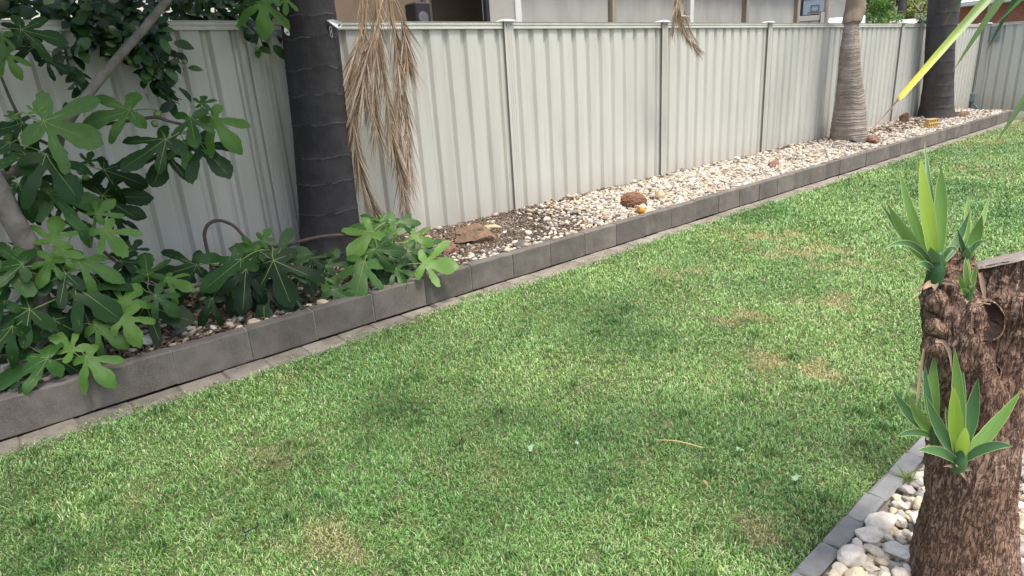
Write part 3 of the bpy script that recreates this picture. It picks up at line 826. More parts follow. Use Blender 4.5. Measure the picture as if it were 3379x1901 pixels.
# fibrous ball, with a knotted cord and an orange fruit beside it
M_fibre = simple('fibre_husk', (0.20, 0.105, 0.062), 0.95, 0.55, 60, 1.0, 150, bdist=.01, stretch=(1, 1, 1))
V, F = pebble_shape(4, 71, .10, 2.0, (.135, .095, .095))
rr = random.Random(9)
V = V * (1 + np.array([[rr.uniform(-.035, .045)] for _ in range(len(V))]))
c_ = onbed((3.286, -0.769, 0.03), .055)
o = link('fibre_ball', np_tri_mesh('fibre_ball', V, F, [M_fibre], smooth=False), None, c_); o.rotation_euler = (0, .1, R(-25))
tag(o, 'shaggy brown fibrous husk ball lying on white pebbles', 'husk')
M_orange = simple('orange_peel', (0.72, 0.26, 0.03), 0.42, 0.15, 10, 0.25, 160)
V, F = pebble_shape(3, 5, .04, 1.5, (.040, .040, .037))
oc = onbed((3.073, -1.047, 0.02), .045)
o = link('orange_fruit', np_tri_mesh('orange_fruit', V, F, [M_orange]), None, oc); tag(o, 'small round orange fruit beside the brown husk ball', 'fruit')
M_cord = simple('cord', (0.52, 0.38, 0.22), 0.9, 0.3, 60, 0.6, 200)
cp = []
for q in range(26):
    t = q / 25
    cp.append((oc[0] - .055 + .07 * t + .02 * math.sin(t * 9), oc[1] + .055 - .05 * abs(math.sin(t * 4.5)), bed_h(oc[0], oc[1]) + .035 + .05 * math.sin(t * 3.14) + .006 * math.sin(q * 2.6)))
V, F = tube(smooth_path(cp, 3), .0085, 8, .25)
o = obj('cord', V, F, M_cord); tag(o, 'short knotted tan cord lying against the brown husk ball', 'cord')

# hollow yellow brick standing on the pebbles
M_ybrick = simple('yellow_clay', (0.50, 0.34, 0.14), 0.9, 0.2, 20, 0.4, 90)
M_hole = simple('clay_inside', (0.16, 0.10, 0.05), 0.95, 0.2, 20, 0.2, 60)
bx_, by_, bz_ = onbed((11.35, -0.87), .045)
br = empty('yellow_brick', (bx_, by_, bz_)); tag(br, 'yellow clay brick with core holes on pebbles by the far palm', 'brick')
L2, T2, H2 = .215, .055, .095       # half length, half depth, half height as it stands
xs_ = np.linspace(-L2, L2, 6); holes = []
Vb, Fb = [], []
def quadgrid_holes():
    # front and back faces as frames round two rows of five holes
    nx, nz = 5, 2
    cw, ch = 2 * L2 / nx, 2 * H2 / nz
    for side in (-1, 1):
        for i in range(nx):
            for j in range(nz):
                x0, z0 = -L2 + i * cw, j * ch
                hx, hz = cw * .27, ch * .25
                cx, cz = x0 + cw / 2, z0 + ch / 2
                o4 = [(x0, z0), (x0 + cw, z0), (x0 + cw, z0 + ch), (x0, z0 + ch)]
                i4 = [(cx - hx, cz - hz), (cx + hx, cz - hz), (cx + hx, cz + hz), (cx - hx, cz + hz)]
                b = len(Vb)
                for (a, c) in o4 + i4: Vb.append((a, side * T2, c))
                for q in range(4):
                    f = (b + q, b + (q + 1) % 4, b + 4 + (q + 1) % 4, b + 4 + q)
                    Fb.append(f if side < 0 else f[::-1])
                if side < 0: holes.append((cx, cz, hx, hz))
quadgrid_holes()
b0 = len(Vb)
Vb += [(-L2, -T2, 0), (L2, -T2, 0), (L2, T2, 0), (-L2, T2, 0), (-L2, -T2, 2 * H2), (L2, -T2, 2 * H2), (L2, T2, 2 * H2), (-L2, T2, 2 * H2)]
Fb += [tuple(b0 + q for q in f) for f in ((3, 2, 1, 0), (4, 5, 6, 7), (1, 2, 6, 5), (3, 0, 4, 7))]
nb = len(Fb); mi_ = [0] * nb
for (cx, cz, hx, hz) in holes:
    b = len(Vb)
    for yy in (-T2, T2):
        Vb += [(cx - hx, yy, cz - hz), (cx + hx, yy, cz - hz), (cx + hx, yy, cz + hz), (cx - hx, yy, cz + hz)]
    for q in range(4):
        Fb.append((b + q, b + 4 + q, b + 4 + (q + 1) % 4, b + (q + 1) % 4)); mi_.append(1)
o = obj('brick_body', Vb, Fb, [M_ybrick, M_hole], None, mi_, False)
o.parent = br; o.location = (0, 0, -.005); o.rotation_euler = (0, 0, R(-14)); o.scale = (.62, .75, .74)

# ================================================================== PALMS
def palm_bark(name, c0, c1, c2, ringscale):
    mt, nt, bs = new_mat(name)
    v = coords(nt, 'World', (1, 1, 1))
    c = ramp(nt, noise_tex(nt, v, 5, 7, 0.65, .4), [(0.28, c0), (0.52, c1), (0.8, c2)])
    v2 = coords(nt, 'World', (5, 5, 1.2))
    st = noise_tex(nt, v2, 6, 4, 0.6)
    c = mix(nt, ramp(nt, st, [(0.58, (0, 0, 0)), (0.9, (0.2, 0.2, 0.2))]), c, tuple(min(1, q * 1.4) for q in c2))
    nt.links.new(c, bs.inputs['Base Color'])
    bs.inputs['Roughness'].default_value = 0.8
    bs.inputs['Specular IOR Level'].default_value = 0.3
    h = mth(nt, 'ADD', noise_tex(nt, coords(nt, 'World', (1, 1, ringscale)), 14 if ringscale < 2 else 7, 5, 0.65), mth(nt, 'MULTIPLY', st, 0.5))
    bump(nt, bs, h, 0.8, 0.010)
    return mt
M_palm = palm_bark('palm_bark_dark', (0.023, 0.021, 0.022), (0.040, 0.037, 0.038), (0.064, 0.058, 0.058), 1.0)
M_scar = simple('palm_scar', (0.088, 0.080, 0.078), 0.9, 0.5, 25, 0.6, 60, kind='World')
M_palm3 = palm_bark('palm_bark_far', (0.048, 0.043, 0.045), (0.074, 0.066, 0.066), (0.105, 0.094, 0.090), 1.0)
M_tan = palm_bark('palm_bark_tan', (0.19, 0.15, 0.12), (0.30, 0.255, 0.215), (0.42, 0.37, 0.325), 16.0)
M_tanline = simple('palm_wrinkle', (0.085, 0.06, 0.045), 0.95, 0.4, 25, 0.4, 60, kind='World')
M_shaft = simple('crownshaft', (0.24, 0.185, 0.13), 0.75, 0.45, 7, 0.35, 30, kind='World', stretch=(2, 2, .4))

def palm_trunk(axis, prof, rings, n=60, step=.035, ring_h=.010, ring_out=.018, seed=0, gap=.35):
    """axis: centre points; prof: (z, radius); rings: heights of leaf scars"""
    ax = sorted([tuple(a) for a in axis], key=lambda a: a[2])
    az = [a[2] for a in ax]
    z0, z1 = az[0], az[-1]
    rows = [(z, 0, 0) for z in np.arange(z0, z1, step)] + [(z1, 0, 0)]
    for rz in rings:
        rows = [r for r in rows if abs(r[0] - rz) > ring_h * 1.6]
        rows += [(rz - ring_h, 0, -1), (rz, 1, 1), (rz + ring_h, .25, 0)]
    rows.sort()
    V, F, MI = [], [], []
    for (z, bulge, fl) in rows:
        cx = np.interp(z, az, [a[0] for a in ax]); cy = np.interp(z, az, [a[1] for a in ax])
        r0 = np.interp(z, [p[0] for p in prof], [p[1] for p in prof])
        for k in range(n):
            an = 2 * math.pi * k / n
            d = Vector((math.cos(an), math.sin(an), 0))
            wz = .026 * noise.noise((d.x * 1.5 + seed, d.y * 1.5, z * 1.4)) + .008 * noise.noise((d.x * 5 + seed, d.y * 5, z * 6))
            r = r0 * (1 + .045 * noise.noise((d.x * 1.4 + seed, d.y * 1.4, z * 1.1)) + .016 * noise.noise((d.x * 6 + seed, d.y * 6, z * 5)) + .006 * noise.noise((d.x * 22 + seed, d.y * 22, z * 9)) + bulge * ring_out)
            V.append((cx + d.x * r, cy + d.y * r, z + wz))
    for i in range(len(rows) - 1):
        for k in range(n):
            F.append((i * n + k, i * n + (k + 1) % n, (i + 1) * n + (k + 1) % n, (i + 1) * n + k))
            an = 2 * math.pi * k / n
            on = rows[i + 1][2] == 1 and noise.noise((math.cos(an) * 2.5 + seed, math.sin(an) * 2.5, rows[i][0] * 4)) > gap - .55
            MI.append(1 if on else 0)
    return V, F, MI

def frond_strips(path, nl, l0, spread, droop, width, seed, taper=True, start=.12):
    """leaflets along both sides of a rachis, as narrow folded strips (tris)"""
    rr = random.Random(seed)
    P = smooth_path(path, 10)
    V, T = [], []
    n = len(P)
    for i in range(nl):
        t = start + (1 - start) * i / nl
        f = t * (n - 1); a = int(f)
        p = P[a].lerp(P[min(a + 1, n - 1)], f - a)
        tg = (P[min(a + 1, n - 1)] - P[max(a - 1, 0)]).normalized()
        for sd in (-1, 1):
            side = tg.cross(Vector((rr.uniform(-.5, .5), -1, rr.uniform(-.2, .2)))).normalized() * sd
            ln = l0 * (math.sin(math.pi * min(1, .25 + .7 * t)) if taper else 1) * rr.uniform(.55, 1.15)
            d = (tg * rr.uniform(.7, 1.1) + side * spread * rr.uniform(.4, 1.2) + Vector((0, rr.uniform(-.25, .25), 0))).normalized()
            w_ = width * rr.uniform(.6, 1.2)
            q = p.copy(); segs = 4
            up = d.cross(side)
            wd = d.cross(Vector((rr.uniform(-1, 1), rr.uniform(-1, .2), rr.uniform(-.3, .3)))).normalized()
            b = len(V)
            for s_ in range(segs + 1):
                ww = w_ * (1 - (s_ / segs) ** 2 * .9)
                V.append(q - wd * ww * .5); V.append(q + wd * ww * .5)
                q = q + d * (ln / segs)
                d = (d + Vector((0, 0, -droop * rr.uniform(.6, 1.4)))).normalized()
            for s_ in range(segs):
                o = b + s_ * 2
                T += [(o, o + 1, o + 3), (o, o + 3, o + 2)]
    return V, T

M_deadleaf = leaf_mat('dead_leaflets', [(0.0, (0.19, 0.12, 0.07)), (0.3, (0.34, 0.235, 0.15)), (0.6, (0.47, 0.37, 0.27)), (1.0, (0.64, 0.56, 0.46))], .75, .15, .2, 'island')
M_rachis = simple('dead_rachis', (0.36, 0.25, 0.15), 0.8, 0.4, 12, 0.3, 40, kind='World')
M_frond = leaf_mat('palm_leaflets', [(0.0, (0.04, 0.085, 0.025)), (0.6, (0.075, 0.14, 0.045)), (1.0, (0.12, 0.19, 0.06))], .4, .25, .5, 'island')

def palm_crown(centre, nf, reach, rise, seed, parent):
    rr = random.Random(seed)
    V, T = [], []
    for i in range(nf):
        a = 2 * math.pi * (i + rr.random() * .5) / nf
        d = Vector((math.cos(a), math.sin(a), 0)); L_ = reach * rr.uniform(.85, 1.1); up = rise * rr.uniform(.5, 1.4)
        c = Vector(centre)
        path = [c, c + d * L_ * .3 + Vector((0, 0, up * .8)), c + d * L_ * .65 + Vector((0, 0, up)), c + d * L_ * .92 + Vector((0, 0, up * .55)), c + d * L_ * 1.02 + Vector((0, 0, up * .15))]
        v, t = frond_strips(path, 46, .55, .9, .13, .035, seed * 31 + i, start=.1)
        b = len(V); V += v; T += [(x + b, y + b, z + b) for x, y, z in t]
        v, f = tube(smooth_path(path, 5), [.03, .008], 5)
        b = len(V); V += v
        for q in f:
            for j in range(1, len(q) - 1): T.append((q[0] + b, q[j] + b, q[j + 1] + b))
    o = link('crown', np_tri_mesh('crown', np.array([tuple(v) for v in V]), T, [M_frond], smooth=False), parent); tag(o, kind='stuff')
    return o

def dead_frond(paths, nl, l0, spread, droop, width, seed, parent, rr_=(.014, .004)):
    mb = MB()
    for p in paths: mb.tube(smooth_path(p, 8), list(rr_), 6)
    ra = mb.build('dead_frond', M_rachis, parent, True)
    V, T = [], []
    for i, p in enumerate(paths):
        v, t = frond_strips(p, nl, l0, spread, droop, width, seed + i, False, .30)
        b = len(V); V += v; T += [(x + b, y + b, z + b) for x, y, z in t]
    o = link('leaflets', np_tri_mesh('leaflets', np.array([tuple(v) for v in V]), T, [M_deadleaf], smooth=False), ra); tag(o, kind='stuff')
    return ra

# --- first palm: thick dark ringed trunk
c0, c1, c2 = (0.2087, -0.33, 0.1885), (0.2675, -0.33, 0.9813), (0.308, -0.33, 1.787)
p1 = empty('palm_tree', (c0[0], c0[1], .05)); tag(p1, 'thick dark grey ringed palm trunk nearest the camera, beside the fig', 'palm tree')
lean = ((c2[0] - c1[0]) / (c2[2] - c1[2]) * .5, 0)
axis = [(c0[0] + .01, -.33, -.1), c0, c1, c2, (c2[0] + lean[0] * 2.6, -.33, 4.3)]
V, F, MI = palm_trunk(axis, [(-.1, .265), (.10, .250), (.25, .228), (.5, .218), (.9, .206), (1.4, .192), (1.85, .186), (4.3, .17)],
                      [.17, .29, .46, .67, .845, 1.07, 1.275, 1.455, 1.655, 1.80, 2.0, 2.2, 2.4, 2.65, 2.9], seed=2.3)
obj('trunk', V, F, [M_palm, M_scar], p1, MI)
top1 = Vector(axis[-1])
palm_crown(top1, 13, 2.3, 1.0, 3, p1)
up_ = lambda p, z: (top1.x + .5 * (p[0] - top1.x), p[1], z)
A = [(0.701, -0.4, 1.903), (0.5616, -0.42, 1.493), (0.4808, -0.42, 1.18), (0.4733, -0.42, 0.8954), (0.4976, -0.42, 0.6424), (0.5797, -0.4, 0.3665)]
B = [(0.7839, -0.45, 1.899), (0.7522, -0.47, 1.589), (0.7737, -0.46, 1.202), (0.7728, -0.45, 0.9318), (0.8182, -0.44, 0.6689), (0.8424, -0.42, 0.3464)]
Cc = [(0.9508, -0.36, 1.914), (0.9645, -0.36, 1.637), (0.9802, -0.36, 1.258), (0.978, -0.36, 0.9324), (0.9538, -0.36, 0.6455)]
D_ = [(0.7981, -0.52, 1.89), (0.6775, -0.54, 1.646), (0.5783, -0.54, 1.423), (0.5452, -0.52, 1.216)]
E_ = [(0.966, -0.4, 1.909), (1.014, -0.4, 1.783), (1.026, -0.4, 1.611), (1.027, -0.4, 1.479)]
H_ = [(0.7235, -0.48, 2.012), (0.6431, -0.5, 1.71), (0.5418, -0.5, 1.364), (0.4516, -0.48, 1.031), (0.4643, -0.46, 0.8087)]
I_ = [(0.9446, -0.4, 2.032), (0.9316, -0.42, 1.654), (0.9179, -0.42, 1.305), (0.8551, -0.42, 0.969), (0.8497, -0.42, 0.5668)]
root_ = lambda q: [(top1.x + .1, top1.y, top1.z), (top1.x + .5, q[1], top1.z + .1), (q[0] + .02, q[1], 3.2), q]
for i, pth in enumerate((A, B, Cc)):
    dead_frond([root_(pth[0])[:-1] + pth], 230 if i < 2 else 180, .34, .25, .05, .0068, 50 + i * 7, p1)
dead_frond([D_, E_], 90, .30, .30, .05, .0075, 90, p1, (.006, .003))
J_ = [(0.8099, -0.5, 2.013), (0.7498, -0.52, 1.729), (0.684, -0.52, 1.483), (0.642, -0.5, 1.21), (0.6461, -0.48, 0.9903)]
dead_frond([J_], 120, .30, .28, .05, .007, 104, p1, (.006, .003))
dead_frond([H_, I_], 90, .28, .27, .05, .007, 97, p1, (.005, .003))
# one long frond bowed out over the bed; only its withered tip comes into view
G = [tuple(top1), (2.2, -.40, 4.9), (4.3, -.42, 4.2), (5.02, -.42, 3.1), (4.456, -0.42, 1.983), (4.511, -0.42, 1.803), (4.617, -0.42, 1.642), (4.844, -0.42, 1.47)]
fr = dead_frond([G], 330, .17, .22, .06, .0085, 120, p1, (.02, .004))
dead_frond([[(4.444, -0.44, 2.332), (4.43, -0.44, 2.098), (4.458, -0.44, 1.891), (4.497, -0.44, 1.709)], [(4.457, -0.4, 2.339), (4.445, -0.4, 2.045), (4.44, -0.4, 1.835), (4.422, -0.4, 1.682)], [(4.504, -0.42, 2.338), (4.549, -0.42, 1.985), (4.658, -0.42, 1.742), (4.791, -0.42, 1.584)]], 34, .17, .22, .03, .008, 140, p1, (.008, .003))

# --- second palm: short, tan, wrinkled, swollen at the foot
ax2 = [(9.164, -0.4, -0.05678), (9.101, -0.4, 0.2129), (9.067, -0.4, 0.5437), (8.931, -0.4, 1.029), (8.86, -0.4, 1.417), (8.841, -0.4, 1.76)]
p2 = empty('palm_tree', (ax2[0][0], -.40, 0.0)); tag(p2, 'short tan palm with a wrinkled trunk swollen at its foot', 'palm tree')
zz = [a[2] for a in ax2]
r2_ = [.300, .262, .222, .162, .138, .100]
top2 = Vector(ax2[-1])
V, F, MI = palm_trunk([(ax2[0][0], -.40, -.12)] + ax2, [(-.12, .31)] + list(zip(zz, r2_)), list(np.arange(0.03, zz[-1] - .02, .047) + np.array([.012 * math.sin(q * 2.7) for q in range(len(np.arange(0.03, zz[-1] - .02, .047)))])), 40, .024, .006, .022, 6.1, gap=.72)
obj('trunk', V, F, [M_tan, M_tanline], p2, MI)
sh_ax = [top2 + Vector((0, 0, -.01)), Vector((8.868, -0.4, 1.823)), Vector((8.919, -0.4, 1.958)), Vector((8.909, -0.4, 2.083))]
dirv = (sh_ax[-1] - sh_ax[1])
sh_ax += [sh_ax[-1] + Vector((.03, 0, .35)), sh_ax[-1] + Vector((.05, 0, .75))]
V, F, MI = palm_trunk(sh_ax, [(sh_ax[0].z, .112), (sh_ax[0].z + .05, .137), (sh_ax[2].z, .142), (sh_ax[3].z, .133), (sh_ax[3].z + .4, .11), (sh_ax[3].z + .8, .07)], [sh_ax[0].z + .03], 36, .03, .008, .03, 8.8)
obj('crownshaft', V, F, [M_shaft, M_tanline], p2, MI)
palm_crown(sh_ax[-1] + Vector((0, 0, -.05)), 9, 1.9, 1.0, 9, p2)

# --- third palm: far end, dark grey
ax3 = [(13.25, -0.36, 0.02859), (13.11, -0.36, 0.6472), (12.90, -0.36, 1.432), (12.79, -0.36, 2.173)]
p3 = empty('palm_tree', (ax3[0][0], -.36, 0)); tag(p3, 'far dark grey palm trunk near the corner of the fences', 'palm tree')
d3 = Vector(ax3[3]) - Vector(ax3[1])
top3 = Vector(ax3[3]) + d3 * 1.3
V, F, MI = palm_trunk([(ax3[0][0], -.36, -.15)] + ax3 + [tuple(top3)], [(-.15, .36), (0.06, .325), (.25, .29), (.7, .258), (1.3, .245), (2.0, .26), (5, .2)], list(np.arange(.22, 3.2, .215)), 36, .06, .012, .02, 4.4)
obj('trunk', V, F, [M_palm3, M_scar], p3, MI)
palm_crown(top3, 12, 2.3, 1.0, 17, p3)

# white plastic clips screwed to the first palm, one with a little chain
M_white = simple('white_plastic', (0.82, 0.82, 0.82), 0.4, 0.05, 20, 0.05)
M_chain = simple('chain_steel', (0.34, 0.33, 0.31), 0.45, 0.2, 40, 0.1, metal=.7)
def clip(p, s, label, tail=False, rot=0):
    e = empty('plastic_clip', p); tag(e, label, 'clip')
    V = [(-.055, 0, .022), (-.02, -.010, .026), (.02, -.012, .016), (.045, -.008, .012), (.052, 0, 0), (.03, -.006, -.020), (.005, -.010, -.022), (-.02, -.008, -.006)]
    V = [(x * s, y * s - .004, z * s) for x, y, z in V]
    W = [(x, y + .016, z) for x, y, z in V]
    n = len(V)
    F = [tuple(range(n - 1, -1, -1)), tuple(range(n, 2 * n))] + [(i, (i + 1) % n, n + (i + 1) % n, n + i) for i in range(n)]
    o = obj('clip_body', V + W, F, M_white, None, None, False); o.parent = e; o.rotation_euler = (0, 0, rot)
    b = MB(); b.tube([(.022 * s, -.013 * s - .012, -.006 * s), (.022 * s, .0, -.006 * s)], .006, 8)
    o = b.build('screw', M_screw); o.parent = e
    if tail:
        for q in range(2):
            b = MB(); pts = [(-.04 + .008 * math.cos(a), -.006, -.032 - .034 * q + .018 * math.sin(a)) for a in np.linspace(0, 2 * math.pi, 13)]
            b.tube(pts, .0035, 6, cap=False); o = b.build('chain_link', M_chain); o.parent = e
    return e
clip((0.4026, -0.52, 1.728), 1.15, 'white plastic clip with chain links on the right of the palm trunk', True, R(12))
e = clip((0.05884, -0.5, 1.695), .75, 'smaller white plastic clip on the left edge of the palm trunk', False, R(-15))
for ch in e.children:
    ch.rotation_euler = (0, R(70), R(-15))

# ================================================================== FIG TREE
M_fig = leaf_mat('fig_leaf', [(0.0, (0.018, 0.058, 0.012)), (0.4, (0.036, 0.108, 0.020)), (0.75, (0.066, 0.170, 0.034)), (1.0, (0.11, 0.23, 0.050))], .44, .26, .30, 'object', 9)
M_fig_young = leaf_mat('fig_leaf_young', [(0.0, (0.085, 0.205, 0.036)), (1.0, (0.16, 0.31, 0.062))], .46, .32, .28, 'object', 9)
M_vein = simple('leaf_vein', (0.17, 0.25, 0.075), 0.7, 0.1, 20, 0)
M_figbark = simple('fig_bark', (0.18, 0.16, 0.138), 0.85, 0.5, 16, 0.9, 45, kind='World')
M_figtwig = simple('fig_twig', (0.085, 0.062, 0.048), 0.8, 0.35, 14, 0.4, 45, kind='World')
M_figstem = simple('fig_green_stem', (0.10, 0.17, 0.05), 0.6, 0.2, 14, 0.1, 45, kind='World')
M_fruit = simple('green_fruit', (0.12, 0.20, 0.06), 0.5, 0.25, 20, 0.15, 60)

HALF = [(0.0, -.02), (.10, -.13), (.23, -.22), (.38, -.25), (.51, -.18), (.50, -.07), (.38, .025), (.195, .11), (.27, .17), (.42, .24), (.57, .34), (.69, .47),
        (.73, .59), (.665, .655), (.54, .62), (.37, .50), (.175, .335), (.165, .43), (.215, .57), (.25, .71), (.225, .84), (.155, .945), (.07, 1.02), (0, 1.06)]
def fig_leaf(seed, mat_leaf, deep=1.0):
    rr = random.Random(seed)
    lob = [rr.uniform(.80, 1.15) for _ in range(6)]
    def side(sg, o):
        out = []
        for (x, y) in HALF:
            a = math.atan2(x, y + .02)
            k = lob[o] if a > 1.25 else (lob[o + 1] if a > .62 else 1)
            r = math.hypot(x, y)
            if r < .5 and .15 < x < .26 and y > .1: k *= deep
            out.append((sg * x * k * rr.uniform(.97, 1.03), y * k * rr.uniform(.985, 1.015)))
        return out
    A_, B_ = side(1, 0), side(-1, 2)
    # finely scalloped margin
    ring = A_ + B_[-2:0:-1]
    pts = []
    for i in range(len(ring)):
        p, q = ring[i], ring[(i + 1) % len(ring)]
        pts.append(p)
        mx, my = (p[0] + q[0]) / 2, (p[1] + q[1]) / 2
        nx, ny = q[1] - p[1], -(q[0] - p[0])
        e = rr.uniform(-.13, .14)
        pts.append((mx + nx * e * -1, my + ny * e * -1))
    n = len(pts)
    inner = []
    for gx in np.arange(-.7, .71, .115):
        for gy in np.arange(-.2, 1.05, .115):
            inner.append((gx + rr.uniform(-.02, .02), gy + rr.uniform(-.02, .02)))
    veins = [(0, 1.0), (.60, .58), (-.60, .58), (.40, -.08), (-.40, -.08)]
    allp = [Vector(p) for p in pts + inner]
    res = delaunay_2d_cdt(allp, [(i, (i + 1) % n) for i in range(n)], [], 1, 1e-5)
    V2, F2 = res[0], res[2]
    cup, fold, dr, wv, ph = rr.uniform(-.22, .18), rr.uniform(.10, .30), rr.uniform(.02, .50), rr.uniform(.03, .075), rr.random() * 6
    def zf(x, y):
        r = math.hypot(x, y)
        dv = min(abs(x * vy - y * vx) / math.hypot(vx, vy) if x * vx + y * vy > 0 else 9 for vx, vy in veins)
        return -dr * r * r + cup * abs(x) - 0 + fold * min(dv, .16) + wv * math.sin(6 * x + ph) * math.cos(5 * y + ph * .7)
    V = [(p[0], p[1], zf(p[0], p[1])) for p in V2]
    F = [tuple(f) for f in F2]; MI = [0] * len(F)
    for (vx, vy) in veins:                      # raised pale veins
        L_ = math.hypot(vx, vy); ux, uy = vx / L_, vy / L_
        b = len(V); k = 6
        for i in range(k + 1):
            t = L_ * .93 * i / k; w_ = .0085 * (1 - .75 * i / k)
            cx, cy = ux * t, uy * t
            z = zf(cx, cy) + .006
            V += [(cx - uy * w_, cy + ux * w_, z), (cx + uy * w_, cy - ux * w_, z)]
        for i in range(k):
            o = b + 2 * i; F.append((o, o + 1, o + 3, o + 2)); MI.append(1)
    v, f = tube(smooth_path([(0, 0.02, .0), (0, -.16, -.015), (rr.uniform(-.06, .06), -.36, -.09), (rr.uniform(-.12, .12), -.52, -.2)], 3), [.014, .016], 5)
    b = len(V); V += [tuple(q) for q in v]; F += [tuple(i + b for i in q) for q in f]; MI += [1] * len(f)
    return mesh_data('leaf', V, F, [mat_leaf, M_vein], MI, True)
M_fig_shade = leaf_mat('fig_leaf_shaded', [(0.0, (0.007, 0.024, 0.007)), (1.0, (0.022, 0.062, 0.016))], .48, .18, .22, 'object', 9)  # same fig leaf, with shade put into its colour
FIGM = [fig_leaf(s, M_fig, .76 + .07 * (s % 5)) for s in range(14)]
FIG_SHADE = [fig_leaf(80 + s, M_fig_shade, .76 + .07 * (s % 5)) for s in range(8)]
FIGY = [fig_leaf(40 + s, M_fig_young, .80) for s in range(4)]

